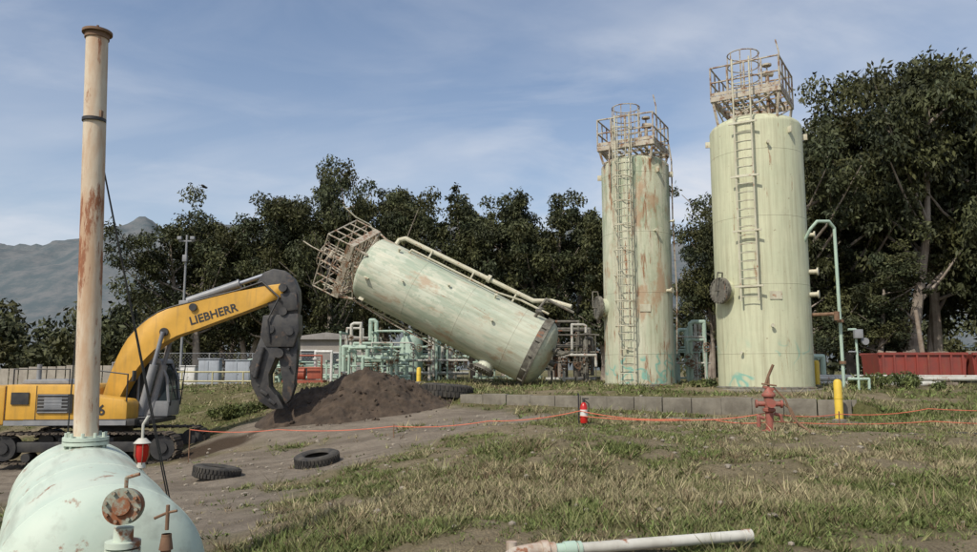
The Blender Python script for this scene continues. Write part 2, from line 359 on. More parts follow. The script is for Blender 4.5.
# ------------------------------------------------------------ trees
LM,nt,bs=newmat('eucalyptus_leaves'); nt.links.new(attr(nt,'col').outputs['Color'],bs.inputs['Base Color']); bs.inputs['Roughness'].default_value=.6
bs.inputs['Specular IOR Level'].default_value=.2
def leaves(cent,rad,per,size,seed,tone=(.052,.059,.027),vert=.85):
    r=np.random.default_rng(seed); C=[];COL=[]
    for c0,rr in zip(cent,rad):
        m=int(per*min(1.5,max(.35,rr*rr)))
        d=r.normal(size=(m,3)); d/=np.linalg.norm(d,axis=1)[:,None]
        q=r.uniform(.1,1,m)**.5
        p=c0+d*q[:,None]*rr*np.array([1,1,vert])
        C.append(p)
        k=r.uniform(.6,1.4); hue=r.uniform(-.012,.022)
        cc=np.array(tone)*k+np.array([hue*.9,hue*.6,0])
        COL.append(np.clip(cc*r.uniform(.55,1.4,(m,1)),.006,1))
    c=np.concatenate(C); col=np.concatenate(COL); N=len(c)
    d=r.normal(size=(N,3)); d[:,2]-=1.1; d/=np.linalg.norm(d,axis=1)[:,None]
    s=np.cross(d,r.normal(size=(N,3))); s/=np.linalg.norm(s,axis=1)[:,None]
    L=size*r.uniform(.6,1.3,(N,1)); W=L*.21
    co=np.stack([c,c+d*L*.5+s*W,c+d*L,c+d*L*.5-s*W],1).reshape(-1,3)
    return co,np.arange(4*N).reshape(-1,4),np.repeat(col,4,0)
def tree_variant(k,H=14,spread=3.6,base=.22,nl=17,per=260,slim=1):
    r=random.Random(100+k); b=B(); cent=[];rad=[]
    stems=r.choice([1,2,2])
    for s in range(stems):
        p=Vector((r.uniform(-.3,.3),r.uniform(-.3,.3),-.3)); lean=Vector((r.uniform(-.16,.16),r.uniform(-.16,.16),1)); top=H*r.uniform(.80,1.0)
        pts=[p.copy()]; segs=9
        for i in range(segs):
            lean+=Vector((r.uniform(-.10,.10),r.uniform(-.10,.10),0)); p=p+lean.normalized()*(top/segs); pts.append(p.copy())
        rad0=.33 if stems==1 else .25
        for i in range(segs): b.cyl(pts[i],pts[i+1],rad0*(1-i/segs*.85),rad0*(1-(i+1)/segs*.85),seg=8)
        for li in range(nl):
            f=base+(1-base)*(li+r.random())/nl; i=min(int(f*segs),segs-1); q=pts[i].lerp(pts[i+1],f*segs-i)
            a=r.uniform(0,6.283); prof=math.sin(math.pi*min(1,(f-base)/(1-base)*.8+.22))
            ln=spread*slim*(.35+.75*prof)*r.uniform(.5,1.25)
            e=q+Vector((math.cos(a)*ln,math.sin(a)*ln,ln*r.uniform(.3,1.2)))
            e.z=min(e.z,H*1.03)
            m=q.lerp(e,.5)+Vector((0,0,-.15*ln*.5)); b.cyl(q,m,.09,.06,seg=6); b.cyl(m,e,.06,.02,seg=6)
            for c in range(r.choice([4,5,6])):
                t=r.uniform(.4,1.08); cc=q.lerp(e,t)+Vector((r.gauss(0,.45),r.gauss(0,.45),r.gauss(0,.6)))
                cent.append(tuple(cc)); rad.append(r.choice([.4,.55,.7,.85,1.05])*(slim*.4+.6))
        cent.append(tuple(pts[-1])); rad.append(.6); cent.append(tuple(pts[-1]+Vector((.3,.2,.5)))); rad.append(.4)
    tr=b.out('tmp',BARK).data; bpy.data.objects.remove(bpy.data.objects['tmp'])
    co,F,c=leaves(np.array(cent),rad,per,.29,500+k)
    lf=npmesh('crown_foliage',co,F,[LM],{'col':c},smooth=False); tr.name='trunk_and_limbs'
    return tr,lf
VAR=[tree_variant(0),tree_variant(1),tree_variant(2,spread=4.2,nl=19),tree_variant(3,slim=.58,nl=16),tree_variant(4,slim=.66,spread=3.3),tree_variant(5,spread=3.2),tree_variant(6,spread=3.0,slim=.6,base=.3)]
def tree(x,y,h,k,name='eucalyptus_tree',wide=1.0):
    z=float(hfun(np.array([x]),np.array([y]),False)[0])
    e=empty(name,(x,y,z),(0,0,random.uniform(0,6.28))); s=h/14; e.scale=(s*wide,s*wide,s)
    for nm,me in (('trunk',VAR[k][0]),('crown',VAR[k][1])):
        o=bpy.data.objects.new(nm,me); scene.collection.objects.link(o); o.parent=e
TR=[(-26,62,13.8,0,1.05),(-23,60,14.8,2,1.0),(-20,63,14.4,1,1.05),(-17.5,60,14.4,5,1.0),(-14.6,62,15.0,0,.95),(-12,59,15.8,2,.85),(-9.2,61,17.6,1,.85),(-6.6,62,15.6,5,.85),
(-24,70,14,1,1.1),(-15,71,15,2,1.1),(-9,72,16,0,1.0),
(-2.9,60,14.2,3,1),(-.9,62,15.5,6,1),(1.2,60,14.4,3,1.0),(3.3,61,15.4,4,.95),(5.4,60,15.2,6,1),(7.4,63,13.8,4,1.0),(9,60,15.4,3,1),
(-1,72,14,1,1.0),(4,74,15,5,1.0),(9,72,14.8,0,1.0),(13,74,12,6,1.1),
(17,58,12,5,.95),(19.4,56,14.2,0,.9),(22.0,50,17.5,1,.95),(24.6,52,20.5,2,.9),(27.6,50,21.5,0,.85),(30.5,52,22,5,.95),(33.5,50,21.2,2,.85),(37,53,21.5,1,.9),
(22,60,17,2,1.05),(27,62,21,1,1.1),(33,62,22,0,1.1),(40,60,22,5,1.1),(29,57,20,2,.9),(24.5,57,19,5,1.0),(20.5,48,10,4,1.3),(24,47,9,3,1.5),(35.5,48,10,4,1.5)]
for t in TR: tree(t[0],t[1],t[2],t[3],wide=t[4])
r=np.random.default_rng(5); cent=[];rad=[]
for i in range(300):
    x=r.uniform(-45,70); y=r.uniform(80,90); h=r.uniform(.8,7.0)
    cent.append((x,y,h-.8)); rad.append(r.uniform(1.2,2.3))
for i in range(170):
    x=r.uniform(-62,-27); y=r.uniform(64,78); cent.append((x,y,r.uniform(.3,6.2)*(.72+.28*math.sin(x*.5)))); rad.append(r.uniform(.9,1.8))
co,F,c=leaves(np.array(cent),rad,95,.7,77,(.066,.071,.033))
me=npmesh('distant_trees',co,F,[LM],{'col':c},smooth=False); o=bpy.data.objects.new('distant_trees',me); scene.collection.objects.link(o)
for (x,y,s) in ((-9.2,28.6,.8),(-8.0,28.9,.6),(-14.5,31,.9),(-17.5,31.5,1.1),(13.8,27.5,.7),(15.5,28.4,.9),(7.9,28.0,.45)):
    r=np.random.default_rng(int(abs(x)*10)); z=gz(x,y)
    ce=np.stack([r.normal(0,.5*s,8),r.normal(0,.4*s,8),r.uniform(.05,.45,8)*s],1)
    co,F,c=leaves(ce,list(r.uniform(.25,.45,8)*s),900,.12,int(x*7)%99+5,(.095,.115,.04),.7)
    me=npmesh('shrub',co,F,[LM],{'col':c},smooth=False); o=bpy.data.objects.new('shrub',me); o.location=(x,y,z); scene.collection.objects.link(o)

# ------------------------------------------------------------ mountains
mx=np.linspace(-9000,9000,520); my=np.linspace(2300,6500,140); MX,MY=np.meshgrid(mx,my)
def ridge(x,y,s,o=6):
    t=0;a=.5
    for i in range(o): t=t+a*(1-np.abs(2*vnoise(x*s*2**i,y*s*2**i,60+i)-1))**1.5; a*=.5
    return t
prof=sst(2300,4500,MY)*(1-.5*sst(4800,6500,MY))
MZ=prof*(670+110*(fbm(MX/1300+3.3,MY/9000,8)-.5)*2+(ridge(MX,MY,1/750)-.45)*380*prof)-20
MZ*=np.where(MX>800,.90,1.0)
MZ+=90*sst(2300,2700,MY)*fbm(MX/500,MY/500,18)
idx=np.arange(MX.size).reshape(MX.shape); F=np.stack([idx[:-1,:-1],idx[:-1,1:],idx[1:,1:],idx[1:,:-1]],-1).reshape(-1,4)
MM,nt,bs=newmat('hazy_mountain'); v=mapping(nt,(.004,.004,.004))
c_=mix(nt,rampnode(nt,noise(nt,v,2.2,10,.75),.41,.60),(.095,.118,.128),(.155,.162,.165)); nt.links.new(c_,bs.inputs['Base Color']); bs.inputs['Roughness'].default_value=1; bs.inputs['Specular IOR Level'].default_value=0  # distance haze is painted into these blue-grey base colours
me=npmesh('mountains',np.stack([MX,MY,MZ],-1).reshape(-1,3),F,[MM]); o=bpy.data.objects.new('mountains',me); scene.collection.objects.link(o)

# ------------------------------------------------------------ tower vessels
def vessel(loc,M,Rr,L,shell,ladder_a,man_a,noz,platside,lift,fallen=False,cage=False,hwf=.66):
    e=empty('pressure_vessel',loc) if M is None else empty('pressure_vessel',M=M)
    dome=Rr*.32; b=B()
    prof=[(Rr*1.0,0),(Rr,L-dome)]+[(Rr*math.cos(t),L-dome+dome*math.sin(t)) for t in np.linspace(.12,math.pi/2,10)]
    prof[-1]=(0,L)
    if fallen: prof=[(0,-Rr*.42)]+[(Rr*math.cos(t),-Rr*.42*math.sin(t)) for t in np.linspace(1.35,.15,8)]+prof
    b.lathe(prof,seg=72); b.out('shell',shell,e,40)
    b=B(); b.lathe([(Rr*.98,-.06),(Rr+.09,-.06),(Rr+.09,0.02),(Rr+.005,.06)],seg=72)
    if fallen:
        b.lathe([(Rr+.003,.06),(Rr+.01,.06),(Rr+.01,.30),(Rr+.003,.30)],seg=72)
        for i in range(14):
            a=i*2*math.pi/14; b.box(((Rr+.04)*math.cos(a),(Rr+.04)*math.sin(a),.14),(.10,.03,.24),(0,0,a))
    b.out('base_ring',DARKST,e)
    def at(a,rr,z): return Vector((rr*math.cos(a),rr*math.sin(a),z))
    la=R(ladder_a); rr=Rr+.22; tang=Vector((-math.sin(la),math.cos(la),0)); rad=Vector((math.cos(la),math.sin(la),0)); lw=.29
    z0=.0 if cage else L*.30; z1=L+lift+1.1
    b=B()
    for s in (-1,1): b.tube([at(la,rr,z0)+tang*lw*s,at(la,rr,z1)+tang*lw*s],.032,6)
    z=z0+.15
    while z<z1-.6: b.cyl(at(la,rr,z)-tang*lw,at(la,rr,z)+tang*lw,.016,seg=6); z+=.3
    for z in np.arange(z0+.5,L-.3,1.9):
        for s in (-1,1): b.cyl(at(la,Rr-.03,z)+tang*lw*s,at(la,rr,z)+tang*lw*s,.022,seg=6)
    if not cage and not fallen:
        for z in np.arange(z0+.5,L-.3,1.9): b.box(at(la,rr+.03,z),(.05,.95,.06),(0,0,la))
    b.out('ladder',LADDER,e)
    if cage:
        b=B()
        for z in np.arange(2.2,L+1.0,.95):
            pts=[at(la,rr,z)+tang*.36*math.cos(t)+rad*.62*math.sin(t) for t in np.linspace(0,math.pi,11)]; b.tube(pts,.02,5)
        for t in np.linspace(0.0,math.pi,5):
            p=tang*.36*math.cos(t)+rad*.62*math.sin(t); b.cyl(at(la,rr,2.2)+p,at(la,rr,L+1)+p,.014,seg=5)
        b.out('ladder_cage',LADDER,e)
    c=rad*platside; hw=Rr*hwf; b=B(); zt=L+lift
    rt=tang*hw; rf=rad*hw
    cor=[c-rt-rf,c+rt-rf,c+rt+rf,c-rt+rf]
    for k in range(9):
        b.box(c+tang*hw*(-1+k/4)+Vector((0,0,zt)),(2*hw,.07,.05),(0,0,la))
    for k in range(5): b.box(c+rad*hw*(-1+k/2)+Vector((0,0,zt-.01)),(.05,2*hw,.04),(0,0,la))
    for i in range(4):
        p,q=cor[i],cor[(i+1)%4]
        b.box((p+q)/2+Vector((0,0,zt-.06)),((q-p).length,.06,.18),(0,0,math.atan2((q-p).y,(q-p).x)))
    for p in cor: b.tube([p*.96+Vector((0,0,zt-.1)),p*.85+Vector((0,0,L-dome*.9))],.05,6)
    for i in range(4):
        p,q=cor[i]*.96,cor[(i+1)%4]*.85
        b.cyl(p+Vector((0,0,zt-.1)),q+Vector((0,0,L-dome*.8)),.03,seg=6)
    b.out('platform',STEEL_TAN,e)
    b=B()
    for i in range(4):
        p,q=cor[i],cor[(i+1)%4]
        for k in range(4):
            w=p.lerp(q,k/4); b.cyl(w+Vector((0,0,zt)),w+Vector((0,0,zt+1.12)),.032,seg=6)
        for zz in (.56,1.12): b.cyl(p+Vector((0,0,zt+zz)),q+Vector((0,0,zt+zz)),.032,seg=6)
        b.box((p+q)/2+Vector((0,0,zt+.12)),(2*hw-.05,.012,.12),(0,0,math.atan2((q-p).y,(q-p).x)))
    b.out('handrail',STEEL_TAN,e)
    b=B(); cc=c+rad*(hw*.35)-tang*hw*.15
    for z in (zt+.2,zt+.75,zt+1.25,zt+1.7): b.ring(cc+Vector((0,0,z)),(0,0,1),.55,.022,seg=20,rs=5)
    for t in np.linspace(0,2*math.pi,10)[:-1]:
        p=cc+Vector((.55*math.cos(t),.55*math.sin(t),0)); b.cyl(p+Vector((0,0,zt)),p+Vector((0,0,zt+1.7)),.02,seg=5)
    mp=c+tang*hw*.8-rad*hw*.2
    b.tube([mp+Vector((0,0,zt)),mp+Vector((0,0,zt+1.8)),mp-tang*.10+Vector((0,0,zt+2.3))],.026,6)
    vp=c+tang*hw*.45-rad*.1
    b.cyl(vp+Vector((0,0,L-.1)),vp+Vector((0,0,zt+1.0)),.07,seg=10); b.cyl(vp+Vector((0,0,zt+.45)),vp+Vector((0,0,zt+.55)),.16,seg=12); b.cyl(vp+Vector((-.15,0,zt+1.0)),vp+Vector((.2,0,zt+1.0)),.11,seg=10)
    b.cyl(vp+Vector((0,0,zt+1.3)),vp+Vector((0,0,zt+1.36)),.17,seg=12); b.cyl(vp+Vector((0,0,zt+1.0)),vp+Vector((0,0,zt+1.4)),.03,seg=8)
    b.out('top_cage_and_relief_valve',STEEL_TAN,e)
    ma,mz=R(man_a[0]),man_a[1]; d=Vector((math.cos(ma),math.sin(ma),0)); p=at(ma,Rr,mz)
    b=B(); b.cyl(p-d*.2,p+d*.22,.36,seg=32); b.out('manway_neck',shell,e)
    b=B(); b.cyl(p+d*.20,p+d*.27,.46,seg=36); b.cyl(p+d*.277,p+d*.345,.46,seg=36)
    M3=Matrix.Translation(p)@zrot(d)
    for i in range(20):
        t=i*math.pi/10; b.cyl(M3@Vector((.41*math.cos(t),.41*math.sin(t),.16)),M3@Vector((.41*math.cos(t),.41*math.sin(t),.40)),.02,seg=6)
    b.tube([M3@Vector((.44,.1,.25)),M3@Vector((.62,.1,.3)),M3@Vector((.62,.1,.5)),M3@Vector((.0,.0,.5)),M3@Vector((0,0,.34))],.025,6)
    b.out('manway_cover',DARKST,e)
    b=B()
    for (a,z,s) in noz:
        a=R(a); d=Vector((math.cos(a),math.sin(a),0)); p=at(a,Rr-.03,z)
        b.cyl(p,p+d*.14*(.5+s),.05*s+.01,seg=12); b.cyl(p+d*.14*(.5+s),p+d*(.14*(.5+s)+.05),.08*s+.02,seg=14)
    b.out('nozzles',LADDER,e)
    b=B()
    for a in (ladder_a+55,ladder_a+100,ladder_a-70):
        a=R(a); p=at(a,Rr+.05,L-dome-.35); b.box(p,(.22,.05,.22),(0,0,a),.01)
    a=R(ladder_a+28); b.box(at(a,Rr+.012,L*.32),(.02,.4,.28),(0,0,a))
    b.out('lugs_and_plates',LADDER,e)
    return e
vR=vessel((9.76,27,-.62),None,1.60,9.75,TOW_R,-122,(-156,3.35),[(-96,8.4,.5),(-100,2.1,.5),(-30,4.0,1.5),(-30,5.3,1.2),(-32,3.2,1.5),(-135,1.2,.4)],.15,.62,hwf=.74)
vM=vessel((5.92,30,-.58),None,1.34,9.1,TOW_M,-118,(-172,3.0),[(-70,5.9,.6),(-120,1.4,.4),(-45,3.6,1.1),(-24,6.4,.6)],.1,.28,cage=True,hwf=.84)
b=B(); b.lathe([(0,-.5),(1.95,-.5),(1.95,.5),(1.9,.56),(0,.56)],Matrix.Translation((0,0,-.58)),seg=48); b.out('foundation',CONC,vR)
b=B(); b.lathe([(0,-.5),(1.6,-.5),(1.6,.5),(1.56,.56),(0,.56)],Matrix.Translation((0,0,-.58)),seg=48); b.out('foundation',CONC,vM)
b=B()
for s in (-1,1):
    for z in (9.2,9.6,10.0): b.box((s*.95,-.85,z-.55),(.55,.04,.05),(0,.1*s,.5*s))
b.tube([(1.33,-.3,9.6),(1.42,-.3,8.9),(1.40,-.3,6.4),(1.48,-.3,3.6),(1.40,-.3,1.2)],.03,6)
b.tube([(-1.15,-.90,9.4),(-1.2,-.95,8.2),(-1.2,-.9,7.7)],.03,6)
b.out('head_brackets_and_conduit',STEEL_TAN,vM)
pR=Vector((2.10,32.4,.72)); pL=Vector((-5.35,33.3,4.55)); dz=(pL-pR).normalized()
yv=Vector((0,1,0)); xv=yv.cross(dz).normalized(); yv=dz.cross(xv)
M=Matrix((( xv.x,yv.x,dz.x,pR.x),(xv.y,yv.y,dz.y,pR.y),(xv.z,yv.z,dz.z,pR.z),(0,0,0,1)))
vF=vessel(None,M,1.46,8.6,TOW_F,150,(-168+0,1.7),[(-60,4.5,.5),(-80,2.2,.6),(-40,7.2,.6),(-35,2.6,.7),(-88,6.3,.4)],.1,.35,fallen=True,hwf=.88)
b=B()
def fl(a,rr,z): a=R(a); return Vector((rr*math.cos(a),rr*math.sin(a),z))
b.tube([fl(20,1.35,7.9),fl(20,1.85,7.9),fl(12,1.95,7.6),fl(8,1.95,1.2),fl(8,2.3,.5),fl(0,2.4,-.4)],.10,10)
b.tube([fl(-25,1.35,6.9),fl(-25,1.62,6.8),fl(-25,1.62,2.6),fl(-15,1.7,1.6),fl(-15,1.7,.3)],.045,8)
b.tube([fl(40,1.5,8.3),fl(45,1.9,8.9),fl(30,2.1,9.6),fl(20,1.9,10.2),fl(10,2.0,10.9)],.035,6)
for z in (2.0,4.1,6.2): b.cyl(fl(8,1.35,z),fl(8,1.95,z),.04,seg=6)
b.cyl(fl(8,1.95,3.3),fl(8,1.95,3.45),.18,seg=14)
b.out('riser_pipe',LADDER,vF)
b=B()
for a in (-30,-12,5,25): b.cyl(fl(a,1.38,.75),fl(a,1.75,.7),.07,seg=8); b.cyl(fl(a,1.72,.7),fl(a,1.80,.7),.14,seg=12)
b.tube([fl(-5,1.7,.8),fl(-5,2.2,.7),fl(-5,2.2,-.6)],.06,8)
b.tube([fl(-60,.7,-.5),fl(-60,.7,-.95),fl(-60,1.1,-1.2)],.07,8); b.cyl(fl(-60,.7,-.6),fl(-60,.7,-.68),.15); b.cyl(fl(120,.3,-.5),fl(120,.3,-.9),.1); b.cyl(fl(120,.3,-.85),fl(120,.3,-.93),.2)
b.out('lower_valves',DARKST,vF)
b=B()
rr_=random.Random(4)
for i in range(9):
    a=rr_.uniform(100,220); p=fl(a,1.2,8.7+rr_.uniform(0,.6)); q=p+Vector((rr_.uniform(-.9,.9),rr_.uniform(-.6,.6),rr_.uniform(-.3,1.3))); b.cyl(p,q,.03,seg=6)
b.tube([fl(170,1.6,8.6),fl(172,1.75,6.0),fl(172,1.75,4.2)],.03,6); b.tube([fl(184,1.6,8.6),fl(184,1.75,6.0),fl(184,1.75,4.2)],.03,6)
b.out('bent_bracing',STEEL_TAN,vF)

e=empty('riser_pipe')
b=B(); b.tube([(10.9,26.0,4.35),(11.05,25.7,4.8),(11.25,25.6,5.05),(11.7,25.7,5.07),(11.92,25.8,4.85),(11.95,25.8,-.9)],.055,10); b.out('pipe',PIPEG,e)
b=B()
for z in (1.6,.2): b.cyl((11.95,25.8,z),(11.95,25.8,z+.1),.11)
b.tube([(11.2,26.4,1.9),(11.95,25.8,1.9)],.06); b.cyl((11.7,25.5,1.65),(11.7,25.5,1.95),.09); b.out('valves',RUST,e)
e=empty('gauge_post')
b=B(); b.tube([(12.35,25.6,-.9),(12.35,25.6,1.35),(12.1,25.6,1.35)],.04); b.tube([(12.0,25.6,-.3),(12.7,25.6,-.3),(12.7,25.6,-.9)],.045); b.out('post',PIPEG,e)
b=B(); b.box((12.38,25.5,1.2),(.28,.15,.3),bev=.02); b.cyl((12.62,25.6,.95),(12.62,25.5,.95),.12); b.cyl((12.05,25.55,.6),(12.3,25.55,.6),.03); b.out('gauge_box',GREYM,e)

# ------------------------------------------------------------ process piping
def piping(x0,x1,y,zt,seed,ncol,mat=PIPEG,zb=-.75,thin=1.0):
    r=random.Random(seed); e=empty('process_piping'); b=B(); bb=B(); bw=B()
    for i in range(ncol):
        x=r.uniform(x0,x1); yy=y+r.uniform(-1.2,1.2); h=zb+(zt-zb)*r.uniform(.45,1); rr=r.choice([.035,.05,.06,.08,.11])*thin
        x2=min(x1,max(x0,x+r.uniform(-2.2,2.2))); z2=zb+(h-zb)*r.uniform(.0,.7)
        tgt=r.choice([b,b,b,bw])
        tgt.tube([(x,yy,zb-.2),(x,yy,h-rr),(x+(.12 if x2>x else -.12),yy,h),(x2,yy,h),(x2,yy,z2)],rr,10)
        for k in range(2):
            zz=zb+(h-zb)*r.uniform(.2,.85); tgt.cyl((x,yy,zz),(x,yy,zz+.06),rr*1.9); tgt.cyl((x,yy,zz+.2),(x,yy,zz+.26),rr*1.9)
            bb.sph((x,yy,zz+.13),rr*1.35,10); bb.cyl((x,yy,zz+.13),(x,yy-.35,zz+.13),.02,seg=6); bb.ring((x,yy-.35,zz+.13),(0,1,0),.13,.015,14,5)
    for k in range(5):
        z=zb+(zt-zb)*r.uniform(.1,.8); rr=r.choice([.04,.06,.09]); yy=y+r.uniform(-1,1); r.choice([b,b,bw]).cyl((x0-.2,yy,z),(x1+.2,yy,z),rr,seg=10)
    xx=x0
    while xx<=x1:
        b.box((xx,y-.9,(zb+zt*.7)/2),(.09,.09,zt*.7-zb)); b.box((xx,y+.9,(zb+zt*.7)/2),(.09,.09,zt*.7-zb)); b.box((xx,y,zt*.7+.05),(.1,2.1,.1)); xx+=1.6
    b.out('pipes',mat,e); bb.out('valves',RUST,e); bw.out('pale_pipes',PIPEW,e)
piping(-7.4,-1.2,39,2.6,1,20)
piping(-6.6,-4.0,37,1.2,9,6)
piping(-.6,2.6,40,.9,8,8)
piping(2.9,4.9,36,2.3,2,12,DARKST,thin=.8)
piping(7.7,9.0,32.5,2.5,3,9,thin=.8)
piping(12.2,14.0,33,.6,4,5)
piping(-13.5,-8.5,42,.6,5,8)
e=empty('vertical_separator',(-4.0,39.5,-.8)); b=B(); b.lathe([(0,0),(.6,0),(.6,2.2),(.5,2.45),(.25,2.55),(0,2.58)]); b.cyl((0,0,2.5),(0,0,2.9),.07); b.cyl((-.3,-.55,.8),(-.3,-.75,.8),.14); b.out('shell',PIPEG,e)

# ------------------------------------------------------------ retaining wall
e=empty('retaining_wall'); L=WL
ang=math.atan2(wd[1],wd[0]); b=B(); k=14; rw=random.Random(8)
for i in range(k):
    c=WA+wd*(L*(i+.5)/k); w=L/k-.012
    b.box((c[0]+rw.uniform(-.01,.01),c[1]+rw.uniform(-.02,.02),-1.12+rw.uniform(-.02,.02)),(w,.28,.62),(0,0,ang+rw.uniform(-.008,.008)),.02)
b.out('concrete_blocks',CONC,e)
b=B(); c=WB+wn*1.3; b.box((c[0],c[1],-1.12),(.26,2.3,.60),(0,0,ang),.015); b.out('return_wall',CONC,e)

# ------------------------------------------------------------ foreground tank with stack
dirT=Vector((.503,-.864,0)).normalized(); pf=Vector((-3.93,7.5,-1.26)); Lt=3.3; rT=.58
M=Matrix.Translation(pf)@zrot(dirT)
e=empty('storage_tank',M=M); b=B()
hd=[(rT*math.cos(t),rT*.5*math.sin(t)) for t in np.linspace(0.1,math.pi/2,10)]
prof=[(0,-rT*.5)]+[(r_,-z_) for r_,z_ in hd[:-1][::-1]]+[(rT,0),(rT,Lt)]+[(r_,Lt+z_) for r_,z_ in hd[:-1]]+[(0,Lt+rT*.5)]
b.lathe(prof,seg=72); b.out('shell',TANKP,e,50)
b=B()
for z in (0,.95,2.1,Lt): b.lathe([(rT-.002,z-.014),(rT+.004,z-.006),(rT+.004,z+.006),(rT-.002,z+.014)],seg=72)
b.out('weld_seams',TANKP,e)
Mi=M.inverted()
def tl(p): return Mi@Vector(p)
W=tl
b=B()
for s in (.6,2.6):
    c=pf+dirT*s
    for q in (-.33,.33):
        pp=c+Vector((.864,.503,0))*q; b.cyl(tl((pp.x,pp.y,c.z-.42)),tl((pp.x,pp.y,-2.4)),.07)
b.out('support_legs',CONC,e)
vb=Vector((-1.96,4.22,-.92))
b=B()
b.tube([W(pf+dirT*(Lt+.2)+Vector((0,0,-.1))),W((vb.x,vb.y,-1.35)),W(vb+Vector((0,0,.08)))],.05,16); b.cyl(W(vb+Vector((0,0,-.06))),W(vb+Vector((0,0,-.03))),.09,seg=20); b.cyl(W(vb+Vector((0,0,-.02))),W(vb+Vector((0,0,.01))),.09,seg=20)
b.out('riser',TANKP,e)
b=B(); dd=Vector((.25,-1,.15)).normalized(); c0=vb+Vector((0,0,.19))
b.cyl(W(c0-dd*.03),W(c0+dd*.05),.095,seg=28); b.cyl(W(c0+dd*.055),W(c0+dd*.09),.095,seg=28); b.cyl(W(c0+dd*.09),W(c0+dd*.11),.045,seg=20)
for i in range(8):
    t=i*math.pi/4; Mz=Matrix.Translation(c0)@zrot(dd); b.cyl(W(Mz@Vector((.078*math.cos(t),.078*math.sin(t),-.04))),W(Mz@Vector((.078*math.cos(t),.078*math.sin(t),.12))),.010,seg=6)
b.tube([W(c0+Vector((-.0,0,.09))),W(c0+Vector((.0,0,.15))),W(c0+Vector((.07,0,.17)))],.010,6)
b.out('rusty_flange',wmat('flange_rust_paint',(.30,.33,.26),(.22,.15,.09),8,rust=.85,rscale=8,stretch=1,rough=.85,bmp=.01),e)
b=B(); v2=Vector((-1.72,4.2,-.85))
b.cyl(W(v2+Vector((0,0,-.35))),W(v2+Vector((0,0,-.02))),.026); b.cyl(W(v2+Vector((0,0,-.1))),W(v2+Vector((0,0,-.02))),.036,r2=.024); b.cyl(W(v2),W(v2+Vector((0,0,.13))),.010); b.tube([W(v2+Vector((-.07,0,.06))),W(v2+Vector((0,0,.09))),W(v2+Vector((.05,0,.10)))],.008,6)
b.tube([W(v2+Vector((0,0,-.3))),W(v2+Vector((-.2,.2,-.35)))],.02,6)
b.out('small_valve',RUST,e)
bx,by=-3.64,7.0; e=empty('vent_stack',(bx,by,-.69))
b=B(); tp=Vector((-.15,.02,3.90)); b.cyl((0,0,.05),tp,.103,r2=.098,seg=28); b.out('stack_pipe',POLEM,e)
b=B(); b.cyl((0,0,-.06),(0,0,.10),.135,seg=24); b.cyl((0,0,.02),(0,0,.05),.19,seg=28); b.cyl((0,0,.058),(0,0,.09),.19,seg=28)
for i in range(10):
    t=i*math.pi/5; b.cyl((.16*math.cos(t),.16*math.sin(t),-.01),(.16*math.cos(t),.16*math.sin(t),.13),.014,seg=6)
b.out('base_flange',TANKP,e)
b=B(); b.cyl(tp+Vector((0,0,-.03)),tp+Vector((0,0,.02)),.11,seg=28); b.cyl(tp+Vector((0,0,.02)),tp+Vector((0,0,.045)),.135,seg=28); b.cyl(tp+Vector((.0,0,.045)),tp+Vector((0,0,.11)),.012)
b.box(tp+Vector((.11,-.03,-.80)),(.03,.08,.07)); b.out('cap_collar',RUST,e)
b=B(); h=Vector((-.115,0,3.05))
for q in ((-.62,.8,-.9),(-.40,1.1,-1.0),(.52,.9,-1.0),(.34,1.3,-1.1)): b.cyl(h,q,.007,seg=5)
b.cyl(h+Vector((0,0,-.015)),h+Vector((0,0,.015)),.106,seg=20); b.out('guy_wires',BLK,e)
e=empty('warning_lamp',(-2.86,6.4,0))
b=B(); b.tube([(0,0,-1.1),(0,0,-.88),(.0,0,-.83),(.0,-.0,-.45),(.04,0,-.38)],.012,8); b.cyl((0,0,-.80),(0,0,-.74),.035); b.cyl((0,0,-.6),(0,0,-.56),.07,r2=.03,seg=20); b.out('conduit_and_hood',PIPEW,e)
b=B(); b.lathe([(0,-.76),(.035,-.755),(.055,-.70),(.055,-.62),(.04,-.6),(0,-.6)],seg=24); b.out('red_lens',REDL,e)
b=B()
for i in range(6):
    t=i*math.pi/3; b.tube([(.06*math.cos(t),.06*math.sin(t),-.6),(.064*math.cos(t),.064*math.sin(t),-.7),(.03*math.cos(t),.03*math.sin(t),-.775)],.004,5)
b.out('lamp_guard',RUST,e)

# ------------------------------------------------------------ excavator (local: +X forward)
e=empty('excavator',(-11.85,24,gz(-12,24)+.06),(0,0,R(3)))
def PX(px,py): return ((px-114)/31.7,(460-py)/32.0)
b=B(); bs_=B()
for sy in (-1.3,1.3):
    hl,hh=2.25,.42; zc=.47
    per=4*hl+2*math.pi*hh; ns=48
    for i in range(ns):
        s=per*i/ns
        if s<2*hl: x,z,a=-hl+s,zc+hh,0
        elif s<2*hl+math.pi*hh: t=(s-2*hl)/hh; x,z,a=hl+hh*math.sin(t),zc+hh*math.cos(t),t
        elif s<4*hl+math.pi*hh: x,z,a=hl-(s-2*hl-math.pi*hh),zc-hh,0
        else: t=(s-4*hl-math.pi*hh)/hh; x,z,a=-hl-hh*math.sin(t),zc-hh*math.cos(t),t
        b.box((x,sy,z),(.19,.6,.045),(0,a,0)); b.box((x,sy,z),(.03,.6,.09),(0,a,0))
    for x in (-hl,hl): bs_.cyl((x,sy-.2,zc),(x,sy+.2,zc),.36,seg=24); bs_.cyl((x,sy-.26,zc),(x,sy+.26,zc),.16,seg=16)
    for x in np.linspace(-1.6,1.6,8): bs_.cyl((x,sy-.22,.2),(x,sy+.22,.2),.13,seg=14)
    bs_.box((0,sy,.5),(3.8,.34,.3),bev=.04); bs_.box((0,sy*.5,.6),(1.6,1.4,.35),bev=.05)
